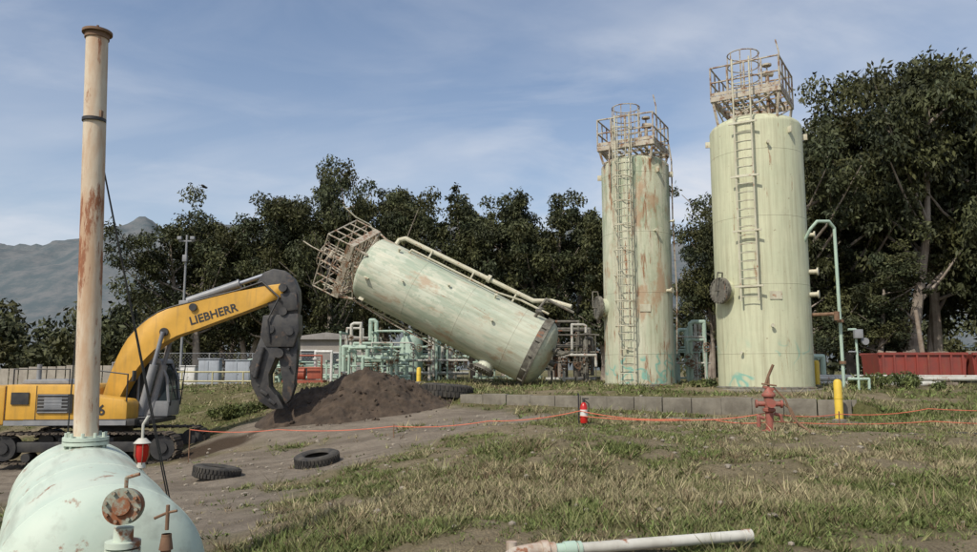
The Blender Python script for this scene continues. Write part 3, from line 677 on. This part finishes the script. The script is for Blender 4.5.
b.out('track_shoes',TRK,e); bs_.out('rollers_and_frame',BLK,e)
b=B(); b.cyl((0,0,.8),(0,0,1.15),.75,seg=28); b.box((-.6,0,1.18),(4.6,2.3,.14),bev=.03); b.box((-.2,-1.25,1.2),(3.2,.35,.2),bev=.03)
b.box((-.9,-1.455,1.75),(1.0,.03,.55)); b.box((-1.9,-1.455,1.9),(.5,.03,.35))
b.out('turntable_and_grilles',BLK,e)
b=B()
b.prism([(-3.35,1.35),(-3.45,1.7),(-3.38,2.10),(-3.15,2.27),(-2.35,2.27),(-2.35,1.12),(-3.0,1.12)],-1.42,1.42,.10)
b.prism([(-2.33,1.27),(-2.33,2.30),(-.4,2.30),(-.25,2.15),(-.25,1.27)],-1.43,1.40,.06)
b.prism([(-.23,1.27),(-.23,2.02),(1.05,1.86),(1.15,1.75),(1.15,1.27)],-1.42,-.52,.05)
b.out('upper_body',YEL,e)
b=B(); b.prism([(-2.2,2.31),(-2.1,2.44),(-.9,2.44),(-.7,2.31)],-.9,.9,.03); b.cyl((-1.9,-.5,2.4),(-1.9,-.5,2.9),.07); b.box((-.95,-1.47,1.78),(.5,.012,.3))
for z in (1.5,1.6,1.7,1.8,1.9,2.0): b.box((-.95,-1.475,z),(.85,.02,.03))
b.prism([(-2.33,1.12),(-2.33,1.26),(1.15,1.26),(1.15,1.12)],-1.45,1.41)
b.out('hood_top_and_vents',GREYM,e)
b=B(); b.tube([(1.1,-1.35,1.7),(1.1,-1.35,2.6),(-.1,-1.35,2.75),(-.1,-1.35,2.1)],.022,6); b.tube([(-2.2,-1.3,2.3),(-2.2,-1.3,2.75),(-.6,-1.3,2.75),(-.6,-1.3,2.3)],.02,6)
for x in (-2.32,-1.45,-.30): b.box((x,-1.435,1.78),(.015,.012,.98))
b.out('guard_rails_and_door_gaps',BLK,e)
b=B(); b.box((1.3,-1.4,2.55),(.06,.2,.32),bev=.02); b.tube([(1.1,-1.35,2.4),(1.3,-1.4,2.4)],.015,5); b.box((-.5,-.6,2.65),(.12,.12,.15)); b.out('mirror',BLK,e)
b=B()
b.prism([(-.12,2.93),(.1,3.08),(1.38,3.08),(1.48,2.93)],.3,1.4,.03)
b.prism([(-.1,1.27),(-.1,1.75),(1.74,1.75),(1.70,1.27)],.33,1.37,.03)
for y in (.36,1.34):
    b.tube([(-.07,y,1.7),(-.07,y,2.98)],.05,6); b.tube([(.75,y,1.7),(.75,y,2.98)],.04,6); b.tube([(1.71,y,1.7),(1.62,y,2.5),(1.38,y,3.0)],.045,6)
b.out('cab_frame',GREYM,e)
b=B(); b.prism([(-.05,1.74),(-.05,2.94),(1.36,2.94),(1.60,2.5),(1.69,1.74)],.37,1.33); b.out('cab_glass',GLS,e)
b=B(); b.tube([(1.75,.4,1.6),(1.85,.35,2.9)],.02,5); b.tube([(1.75,1.3,1.6),(1.85,1.35,2.9)],.02,5)
for z in (1.8,2.1,2.4,2.7): b.cyl((1.78,.38,z),(1.82,1.32,z),.015,seg=5)
b.out('front_guard',BLK,e)
cl=[PX(116,412),PX(126,382),PX(143,350),PX(167,329),(PX(198,318)),PX(238,305),PX(282,292)]
wd_=[.40,.60,.84,.92,.84,.70,.42]
cl_s=[];w_s=[]
for i in range(len(cl)-1):
    p0=Vector(cl[max(i-1,0)]);p1=Vector(cl[i]);p2_=Vector(cl[i+1]);p3=Vector(cl[min(i+2,len(cl)-1)])
    for k in range(4):
        t=k/4; q=.5*((2*p1)+(p2_-p0)*t+(2*p0-5*p1+4*p2_-p3)*t*t+(3*p1-p0-3*p2_+p3)*t**3); cl_s.append(q); w_s.append(wd_[i]*(1-t)+wd_[i+1]*t)
cl_s.append(Vector(cl[-1])); w_s.append(wd_[-1])
up=[];dn=[]
for i,(p,w) in enumerate(zip(cl_s,w_s)):
    a=cl_s[min(i+1,len(cl_s)-1)]-cl_s[max(i-1,0)]; a.normalize(); nrm=Vector((-a.y,a.x))
    up.append(tuple(p+nrm*w/2)); dn.append(tuple(p-nrm*w/2))
b=B(); b.prism(up+dn[::-1],-.28,.28,.03)
b.out('boom',YEL,e,50)
b=B()
for p,w in ((cl[0],.2),(PX(168,335),.13),(PX(195,310),.12)): b.cyl((p[0],-.36,p[1]),(p[0],.36,p[1]),w,seg=18)
for y in (-.15,-.02,.12): b.tube([Vector((q[0],y,q[1]+.05)) for q in up[3:21]],.028,6)
b.tube([(up[20][0],-.15,up[20][1]+.05),(PX(262,284)[0],-.3,PX(262,284)[1]),(PX(280,300)[0],-.42,PX(280,300)[1]),(PX(270,322)[0],-.45,PX(270,322)[1]),(PX(272,345)[0],-.4,PX(272,345)[1])],.03,6)
b.out('pins_and_hoses',BLK,e)
b=B(); bc=B()
for y in (-.42,.42):
    a=Vector((1.15,y,1.35)); t=Vector((PX(168,335)[0],y,PX(168,335)[1])); m=a.lerp(t,.6); b.cyl(a,m,.12,seg=18); bc.cyl(m,t,.065,seg=14)
a=Vector((PX(186,304)[0],0,PX(186,304)[1]+.02)); t=Vector((PX(264,275)[0],0,PX(264,275)[1])); m=a.lerp(t,.66); b.cyl(a,m,.13,seg=18); b.cyl(m-(t-a)*.02,m,.15,seg=18); bc.cyl(m,t,.07,seg=14)
b.box(((a.x-.08),0,a.z-.15),(.3,.3,.35),bev=.03)
b.out('ram_barrels',GREYM,e); bc.out('ram_rods',CHROME,e)
def poly(pp): return [PX(*q) for q in pp]
b=B(); b.prism(poly([(256,284),(262,274),(272,270),(284,272),(293,280),(298,292),(299,306),(297,322),(272,322),(269,306),(262,298)]),-.24,.24,.04)
b.prism(poly([(264,318),(299,316),(300,334),(295,350),(268,350),(262,338)]),-.36,.36,.05)
b.prism(poly([(280,296),(296,294),(298,312),(284,314)]),-.31,-.26,.01)
for q in ((283,290),(284,314),(272,332),(291,334)): x,z=PX(*q); b.cyl((x,-.42,z),(x,.42,z),.13,seg=18)
b.out('stick',SHR,e)
b=B(); b.prism(poly([(263,338),(281,343),(279,360),(270,377),(271,390),(280,397),(288,411),(276,412),(263,404),(255,388),(252,370)]),-.32,.32,.04)
b.prism(poly([(277,340),(298,338),(299,352),(296,372),(297,388),(293,402),(288,407),(284,398),(286,384),(281,366)]),-.2,.2,.04)
for q in ((268,395),(276,404),(258,378)):
    x,z=PX(*q); b.box((x,0,z),(.25,.8,.09),(0,.6,0),.01)
b.cyl((PX(281,356)[0],-.4,PX(281,356)[1]),(PX(281,356)[0],.4,PX(281,356)[1]),.15,seg=20)
b.cyl((PX(266,350)[0],-.42,PX(266,350)[1]),(PX(259,380)[0],-.42,PX(259,380)[1]),.07)
for q in ((266,362),(262,374),(262,388),(290,352),(291,370)):
    x,z=PX(*q); b.cyl((x,-.34,z),(x,.34,z),.04,seg=8)
b.out('demolition_shear',SHR,e)
a=math.atan2(cl[5][1]-cl[4][1],cl[5][0]-cl[4][0]); p0=PX(193,328)
Mt=Matrix.Translation((p0[0],-.285,p0[1]))@Euler((0,-a,0)).to_matrix().to_4x4()@Euler((R(90),0,0)).to_matrix().to_4x4()
text('boom_lettering','LIEBHERR',.36,Mt,BLK,e)
Mt=Matrix.Translation((-.1,-1.43,1.42))@Euler((R(90),0,0)).to_matrix().to_4x4(); text('side_number','936',.42,Mt,BLK,e)

# ------------------------------------------------------------ dirt pile
px_=np.linspace(-3.4,3.1,150); py_=np.linspace(-2.4,2.2,110); PXX,PYY=np.meshgrid(px_,py_)
wx,wy=-4.35+PXX,26.0+PYY
def cone(cx,cy,h,sx,sy): return np.maximum(0,h*(1-np.sqrt(((PXX-cx)/sx)**2+((PYY-cy)/sy)**2)))
hh=np.maximum.reduce([cone(.15,0,1.5,2.7,1.8),cone(-1.4,-.4,.95,2.0,1.6),cone(1.35,.2,.95,1.8,1.4),cone(-.4,-.8,.9,1.8,1.3)])
hh=hh-.12*np.exp(-((PXX-.1)**2+PYY**2)*4)
k=np.clip(hh*3,0,1)
hh=hh+((fbm(wx*1.6,wy*1.6,71,5)-.5)*.40+(vnoise(wx*9,wy*9,5)-.5)*.10+(vnoise(wx*17,wy*17,6)-.5)*.07)*k
zz=hfun(wx,wy)+hh-.05*(hh<=0.001)-.02
idx=np.arange(PXX.size).reshape(PXX.shape); F=np.stack([idx[:-1,:-1],idx[:-1,1:],idx[1:,1:],idx[1:,:-1]],-1).reshape(-1,4)
me=npmesh('dirt_pile',np.stack([wx,wy,zz],-1).reshape(-1,3),F,[SOIL]); o=bpy.data.objects.new('dirt_pile',me); scene.collection.objects.link(o)
b=B(); r=random.Random(9)
for i in range(220):
    a=r.uniform(0,6.28); d=r.uniform(.3,1.35); x=-4.35+math.cos(a)*2.3*d; y=25.8+math.sin(a)*1.7*d; s=r.choice([.03,.04,.06,.08])
    ii=int(np.clip((x+4.35+3.4)/6.5*149,0,149)); jj=int(np.clip((y-23.6)/4.6*109,0,109)); z=max(float(zz[jj,ii]),gz(x,y) if d>1 else -9)
    bmesh.ops.create_icosphere(b.bm,subdivisions=1,radius=s,matrix=Matrix.Translation((x,y,z+s*.2))@Euler((r.random()*3,r.random()*3,0)).to_matrix().to_4x4()@Matrix.Diagonal((r.uniform(.7,1.5),r.uniform(.7,1.5),r.uniform(.5,.9),1)))
b.out('soil_clods',SOIL,sharp=10)

# ------------------------------------------------------------ tyres
def tyre(x,y,Ro,w,rot=(0,0,0),dz=0):
    e=empty('tire',(x,y,gz(x,y)+w*.5+dz),rot); b=B(); Ri=Ro*.55
    pr=[(Ri,-w*.32),(Ri+.02,-w*.42),(Ro*.75,-w*.52),(Ro*.93,-w*.46),(Ro*.985,-w*.36),(Ro,0),(Ro*.985,w*.36),(Ro*.93,w*.46),(Ro*.75,w*.52),(Ri+.02,w*.42),(Ri,w*.32),(Ri+.05,w*.25),(Ro*.88,w*.3),(Ro*.92,0),(Ro*.88,-w*.3),(Ri+.05,-w*.25),(Ri,-w*.32)]
    b.lathe(pr,seg=56); b.out('carcass',RUB,e,60)
    b=B()
    for i in range(40):
        t=i*2*math.pi/40
        for s in (-1,1): b.box((Ro*1.0*math.cos(t+.04*s),Ro*1.0*math.sin(t+.04*s),s*w*.2),(.035,Ro*.10,w*.34),(0,0,t))
    b.out('tread_blocks',RUB,e)
tyre(-3.95,17.9,.50,.30,(R(9),R(-5),0),-.02); tyre(-6.0,17.2,.50,.28,(R(4),R(6),1),-.03); tyre(-7.3,15.9,.42,.24,(0,R(8),.4))
tyre(-1.45,27.2,.92,.52,(R(-3),R(4),0),.0)

# ------------------------------------------------------------ small yard objects
e=empty('fire_hydrant',(5.9,16.2,gz(5.9,16.2)),(0,0,R(-10)))
b=B(); b.lathe([(0,0),(.17,0),(.17,.05),(.085,.07),(.08,.42),(.13,.45),(.13,.50),(.09,.52),(.10,.74),(.14,.76),(.14,.80),(.09,.86),(.05,.94),(0,.95)],seg=28)
b.cyl((-.24,0,.60),(.24,0,.60),.055); b.cyl((-.27,0,.60),(-.23,0,.60),.085); b.cyl((.23,0,.60),(.27,0,.60),.085); b.cyl((0,-.24,.62),(0,0,.62),.065); b.cyl((0,-.27,.62),(0,-.22,.62),.095)
b.tube([(-.10,0,.3),(-.22,0,.34),(-.22,0,.12)],.04); b.tube([(.1,0,.4),(.22,.0,.36),(.26,0,.22)],.035)
b.box((.0,0,.93),(.22,.10,.06),(0,.3,0),.01); b.out('body_and_outlets',RED,e)
b=B(); b.cyl((0,0,.9),(.02,0,1.15),.03,r2=.02); b.tube([(-.05,0,1.0),(.02,0,1.2),(.12,0,1.42)],.03,8); b.cyl((-.14,-.05,1.02),(.16,-.05,.98),.018); b.out('operating_lever',RUST,e)
b=B(); b.tube([(.27,0,.62),(.42,-.05,.5),(.55,-.1,.18),(.80,-.15,.05),(1.1,-.2,.04)],.025,8); b.tube([(.10,-.0,.95),(.32,-.05,.7),(.45,-.12,.3),(.7,-.5,.05),(.85,-.9,.04)],.02,8); b.out('hoses',RUST,e)

e=empty('fire_extinguisher',(2.3,18.6,gz(2.3,18.6)))
b=B(); b.lathe([(0,.04),(.085,.04),(.09,.07),(.09,.42),(.06,.5),(.03,.53),(0,.53)],seg=24); b.out('cylinder',REDX,e)
b=B(); b.cyl((0,0,.52),(0,0,.6),.03); b.box((.04,0,.62),(.16,.03,.03)); b.tube([(.03,0,.57),(.12,0,.5),(.12,0,.25)],.015,6); b.cyl((-.12,.03,-.2),(-.12,.03,.75),.02,seg=6); b.out('valve_hose_and_stake',BLK,e)
b=B(); b.lathe([(.0925,.2),(.0925,.36)],seg=24); b.out('label',WHT,e)

def bollard(x,y,h,r_):
    z=gz(x,y); e=empty('bollard',(x,y,z)); b=B(); b.lathe([(r_,-.1),(r_,h-.03),(r_*.8,h+.02),(r_*.4,h+.045),(0,h+.05)],seg=24); b.cyl((0,0,h*.55),(0,0,h*.58),r_+.006,seg=24); b.out('post',YELB,e)
    b=B(); b.lathe([(r_*1.9,-.1),(r_*1.9,.03),(r_,.06)],seg=20); b.out('concrete_footing',CONC,e)
bollard(9.3,20.45,1.05,.105); bollard(-3.0,33,.62,.10); bollard(12.0,28,.9,.10)

pts=[(-8.3,21.5,-1.65),(-5.6,20.6,-1.58),(-2.4,19.6,-1.42),(0,19,-1.25),(2.2,18.55,-.98),(4.2,17.6,-1.12),(5.9,16.3,-.90),(8,17.6,-1.0),(10.5,18.4,-.92),(14.5,19.2,-.92)]
def sag(p,q,s,k=8): return [Vector(p).lerp(Vector(q),i/k)-Vector((0,0,s*4*(i/k)*(1-i/k))) for i in range(k+1)]
full=[]
for p,q in zip(pts,pts[1:]): full+=sag(p,q,.07)[:-1]
full.append(Vector(pts[-1])); b=B(); b.tube(full,.010,5)
full=[]; p2=[(2.2,18.55,-1.1),(5,17.2,-1.1),(6,16.3,-1.08),(10,17.4,-1.15),(14.5,17.6,-1.2)]
for p,q in zip(p2,p2[1:]): full+=sag(p,q,.06)[:-1]
b.tube(full,.010,5)
e=empty('barrier_rope'); b.out('orange_line',ORG,e)
b=B()
for p in (pts[0],pts[2],pts[7],pts[9]): b.cyl((p[0],p[1],gz(p[0],p[1])-.1),(p[0],p[1],p[2]+.06),.016,seg=6)
b.out('stakes',RUST,e)
b=B()
hs=[(6.8,16.0),(8.2,15.6),(9.6,15.9),(11,15.6),(13,16)]
b.tube([(x,y,gz(x,y)+.03) for x,y in hs],.028,8); b.out('water_hose',BLK)

a=Vector((.24,6.50,gz(.3,6.55)+.12)); c=Vector((2.32,6.95,gz(2.3,6.95)+.12)); d=(c-a).normalized()
e=empty('discarded_pipe'); b=B(); b.cyl(a+d*.35,c-d*.05,.048,seg=24); b.cyl(c-d*.07,c,.055,seg=24); b.out('pipe',PIPEW,e)
b=B(); b.cyl(a+d*.40,a+d*.50,.068,seg=24); b.cyl(a+d*.28,a+d*.42,.056,seg=24); b.cyl(a+d*.52,a+d*.55,.062,seg=24); b.out('coupling',PIPEG,e)
b=B(); b.tube([a+d*.32,a+d*.18+Vector((0,0,.01)),a-d*.02+Vector((0,-.05,.0)),a-d*.15+Vector((0,-.2,-.04))],.068,16); b.cyl(a+d*.2,a+d*.26,.09,seg=20); b.cyl(a+Vector((-.05,-.02,-.02)),a+Vector((-.05,-.02,.10)),.045); b.out('rusted_elbow',wmat('rusted_white',(.5,.44,.36),(.35,.2,.12),6,rust=.6,rscale=5,stretch=1),e)

def dumpster(x,y,L):
    e=empty('roll_off_dumpster',(x,y,gz(x,y)),(0,0,R(-3))); b=B(); h=1.75
    b.prism([(-L/2,.25),(-L/2-.12,h),(-L/2-.02,h),(-L/2+.1,.35),(L/2-.1,.35),(L/2+.02,h),(L/2+.12,h),(L/2,.25)],-1.1,1.1)
    b.box((0,-1.12,1.0),(L,.06,1.45)); b.box((0,1.12,1.0),(L,.06,1.45)); b.box((0,-1.18,h),(L+.3,.14,.14)); b.box((0,1.18,h),(L+.3,.14,.14)); b.box((0,-1.17,.32),(L,.1,.16))
    xx=-L/2+.1
    while xx<L/2: b.box((xx,-1.19,1.0),(.1,.1,1.4)); xx+=.62
    b.out('body',REDB,e); b=B()
    for xx in (-L/2+.4,L/2-.4):
        for yy in (-.9,.9): b.cyl((xx,yy-.1,.14),(xx,yy+.1,.14),.14)
    b.out('wheels',BLK,e)
    b=B()
    for i in range(14): b.box((random.uniform(-L/2.4,L/2.4),random.uniform(-.7,.7),1.7+random.uniform(-.1,.12)),(random.uniform(.4,1.3),.3,.2),(random.uniform(-.5,.5),random.uniform(-.3,.3),random.random()*3))
    b.out('scrap_load',WOOD,e)
dumpster(24.4,44,4.6); dumpster(29.6,43.5,5.0)

e=empty('ground_pipeline'); b=B()
b.cyl((12.6,31,-.35),(40,34,-.45),.09); b.cyl((12.6,31.6,-.25),(40,34.8,-.35),.06); b.cyl((12.9,30.2,-.55),(18,30.6,-.55),.11); b.out('pipes',PIPEW,e)
b=B()
for i in range(9): b.box((13+i*3,31.1+i*.33,-.7),(.2,1.1,.4))
b.out('sleepers',WOOD,e)

def pole(name,x,y,h,r_,mat,arm=True,lean=0):
    z=gz(x,y) if abs(x)<40 and y<60 else -.85
    e=empty(name,(x,y,z-.2),(0,lean,0)); b=B(); b.cyl((0,0,0),(0,0,h),r_,r2=r_*.7,seg=12)
    b.out('shaft',mat,e)
    if arm:
        b=B(); b.box((0,0,h-.35),(.9,.08,.08)); b.box((-.38,-.1,h-.2),(.25,.2,.2),bev=.03); b.box((.38,-.1,h-.2),(.25,.2,.2),bev=.03); b.box((.0,-.15,h-1.4),(.25,.18,.4),bev=.02); b.out('crossarm_and_floodlights',GREYM,e)
pole('light_pole',-17.7,44,9.0,.08,GREYM)
pole('wooden_post',24.6,43,4.4,.16,WOOD,False,R(-5)); pole('wooden_post',-11.5,44,2.6,.08,WOOD,False)

def cabinet(x,y,w,h,mat=CAB):
    e=empty('electrical_cabinet',(x,y,gz(x,y))); b=B(); b.box((0,0,h/2+.08),(w,.5,h),bev=.02); b.box((0,0,h+.12),(w+.1,.6,.05),bev=.01); b.box((0,0,.03),(w+.15,.65,.16)); b.out('housing',mat,e)
    b=B(); b.box((-w*.24,-.262,h/2+.08),(w*.44,.02,h*.86),bev=.004); b.box((w*.24,-.262,h/2+.08),(w*.44,.02,h*.86),bev=.004); b.cyl((0.02,-.3,h*.5),(0.02,-.27,h*.5),.03); b.out('doors',mat,e)
cabinet(-14.9,41,1.1,1.25); cabinet(-13.2,40.5,1.3,1.2); cabinet(-16.4,42,.8,.9,WHT); cabinet(-11.8,41,.5,1.0,PIPEG)

e=empty('control_shed',(-10.6,52,-.85)); b=B(); b.box((0,0,1.4),(5.2,3.6,2.8)); b.out('walls',BLDG,e)
b=B(); b.prism([(-2.85,2.82),(-2.85,2.92),(0,3.3),(2.85,2.92),(2.85,2.82)],-2.1,2.1,.02); b.out('roof',wmat('roof_sheet',(.25,.23,.21),rough=.6),e)
b=B(); b.box((-1.2,-1.82,1.05),(.9,.06,2.05)); b.box((1.0,-1.82,1.5),(1.3,.06,.9)); b.out('door_and_window',GLS,e)
b=B(); b.box((1.0,-1.86,1.02),(1.5,.1,.08)); b.box((1.0,-1.86,1.98),(1.5,.1,.08)); b.box((-1.2,-1.86,2.12),(1.1,.1,.08)); b.out('frames',WHT,e)

e=empty('pump_skid',(-9.1,38,gz(-9.1,38))); b=B(); b.box((0,0,.12),(2.0,1.0,.16)); b.cyl((-.7,0,.5),(0,0,.5),.28,seg=20); b.box((.5,0,.55),(.7,.5,.6),bev=.05); b.tube([(-.9,-.4,.2),(-.9,-.4,1.4),(.9,-.4,1.4),(.9,-.4,.2)],.04); b.tube([(-.9,-.4,.8),(.9,-.4,.8)],.035); b.out('frame_and_motor',wmat('skid_red',(.36,.09,.05),rough=.6),e)
b=B(); b.tube([(.5,.0,.85),(.5,0,1.6),(1.3,0,1.6),(1.3,0,.1)],.07,10); b.cyl((.5,0,1.2),(.5,0,1.28),.14); b.out('discharge_pipe',WHT,e)

e=empty('board_fence'); b=B(); x=-29
while x<-19.2:
    y=41+(x+29)*.15; b.box((x,y,gz(x,y)+.55),(.42,.04,1.25+random.uniform(-.03,.03)),(0,0,.15)); x+=.47
b.out('boards',wmat('fence_boards',(.42,.38,.31),(.32,.28,.23),3,rough=.9),e)
b=B(); b.cyl((-29,41.06,-.55),(-19.2,42.5,-.4),.04); b.out('rail',WOOD,e)
e=empty('chain_link_fence'); b=B(); x=-22
while x<-6.0: b.cyl((x,46,-1.1),(x,46,1.0),.035,seg=6); x+=2.6
for z in (1.0,.1,-.75): b.cyl((-22,46,z),(-6.2,46,z),.02,seg=5)
xx=-22
while xx<-6.5:
    b.cyl((xx,46,-.9),(xx+1.9,46,1.0),.004,seg=3); b.cyl((xx+1.9,46,-.9),(xx,46,1.0),.004,seg=3); xx+=.2
b.out('posts_and_mesh',GREYM,e)
e=empty('pipe_railing'); b=B()
for i in range(6): b.cyl((-18+i*1.5,37.5,-1.2),(-18+i*1.5,37.5,-.1),.04)
for z in (-.1,-.55): b.cyl((-18,37.5,z),(-10.5,37.5,z),.04)
b.out('rails',wmat('rail_yellow',(.5,.45,.25),rough=.6),e)

e=empty('bird',(-22.6,59,14.4)); e.scale=(.55,.55,.55); b=B(); b.sph((0,0,0),.12,10,(2.4,.8,.7)); b.prism([(-.1,0),(.15,.02),(.25,.18),(-.05,.2)],-.9,-.05); b.prism([(-.1,0),(.15,.02),(.25,.18),(-.05,.2)],.05,.9); b.prism([(-.25,-.02),(-.5,.03),(-.5,-.05)],-.1,.1); b.out('body_and_wings',BLK,e)

b=B(); r=random.Random(3)
PXY=np.array([(r.uniform(-10,8),r.uniform(6,24)) for i in range(900)]); ZZ=hfun(PXY[:,0],PXY[:,1])
for (x,y),z in zip(PXY,ZZ):
    s=r.choice([.012,.016,.02,.03,.045])
    bmesh.ops.create_icosphere(b.bm,subdivisions=1,radius=s,matrix=Matrix.Translation((x,y,z+s*.3))@Matrix.Diagonal((r.uniform(.8,1.5),r.uniform(.8,1.5),r.uniform(.5,.9),1)))
b.out('gravel',wmat('stone',(.3,.26,.2),(.22,.19,.15),8,rough=.95))

# ------------------------------------------------------------ light
SEL,SAZ=48,215
sd=Vector((math.cos(R(SEL))*math.sin(R(SAZ)),math.cos(R(SEL))*math.cos(R(SAZ)),math.sin(R(SEL))))
lt=bpy.data.lights.new('sun','SUN'); lt.energy=3.6; lt.angle=R(.5); lt.color=(1,.94,.84)
lo=bpy.data.objects.new('sun',lt); scene.collection.objects.link(lo); lo.rotation_euler=(-sd).to_track_quat('-Z','Y').to_euler(); lo.location=(0,0,40)
w=bpy.data.worlds.new('World'); scene.world=w; w.use_nodes=True; nt=w.node_tree; bg=nt.nodes['Background']
sk=nt.nodes.new('ShaderNodeTexSky'); sk.sky_type='NISHITA'; sk.sun_disc=False; sk.sun_elevation=R(SEL); sk.sun_rotation=R(SAZ); sk.dust_density=2.0; sk.air_density=1.0; sk.ozone_density=1.5
tc=nt.nodes.new('ShaderNodeTexCoord'); sp=nt.nodes.new('ShaderNodeSeparateXYZ'); nt.links.new(tc.outputs['Generated'],sp.inputs[0])
up_=math_(nt,'MAXIMUM',sp.outputs[2],0.0)
zz=math_(nt,'ADD',up_,.22)
cb=nt.nodes.new('ShaderNodeCombineXYZ'); nt.links.new(math_(nt,'DIVIDE',sp.outputs[0],zz),cb.inputs[0]); nt.links.new(math_(nt,'DIVIDE',sp.outputs[1],zz),cb.inputs[1])
def cloud(sc,loc,rot,scale,dist,a,b2,rough=.5):
    mp=nt.nodes.new('ShaderNodeMapping'); mp.inputs['Rotation'].default_value=(0,0,R(rot)); mp.inputs['Scale'].default_value=sc; mp.inputs['Location'].default_value=loc; nt.links.new(cb.outputs[0],mp.inputs[0])
    n1=nt.nodes.new('ShaderNodeTexNoise'); n1.inputs['Scale'].default_value=scale; n1.inputs['Detail'].default_value=8; n1.inputs['Roughness'].default_value=rough; n1.inputs['Distortion'].default_value=dist; nt.links.new(mp.outputs[0],n1.inputs['Vector'])
    return rampnode(nt,n1.outputs['Fac'],a,b2)
c1=cloud((.7,1.0,1),(1.3,.4,0),25,1.3,.5,.44,.60)
c2=cloud((.6,1.1,1),(4.1,2.4,0),-20,2.8,.6,.46,.66,.58)
c3=cloud((.8,1.0,1),(7.1,5.4,0),10,.7,.2,.42,.58)
cf=math_(nt,'MULTIPLY',math_(nt,'ADD',math_(nt,'MULTIPLY',c1,.9),math_(nt,'MULTIPLY',c2,.55)),math_(nt,'ADD',math_(nt,'MULTIPLY',c3,.75),.35))
hz=rampnode(nt,up_,.0,.42,(.8,.8,.8,1),(.05,.05,.05,1))
f=math_(nt,'MINIMUM',math_(nt,'ADD',math_(nt,'MULTIPLY',cf,.62),math_(nt,'MULTIPLY',hz,.52)),.92)
col=mix(nt,f,sk.outputs[0],(5.1,5.35,5.85))
nt.links.new(col,bg.inputs[0]); bg.inputs[1].default_value=.14

cam=bpy.data.cameras.new('camera'); co_=bpy.data.objects.new('camera',cam); scene.collection.objects.link(co_)
co_.location=(0,0,0); co_.rotation_euler=(R(90+7.05),0,0); cam.sensor_width=36; cam.lens=760/977*36; cam.clip_end=20000; cam.clip_start=.05
scene.camera=co_
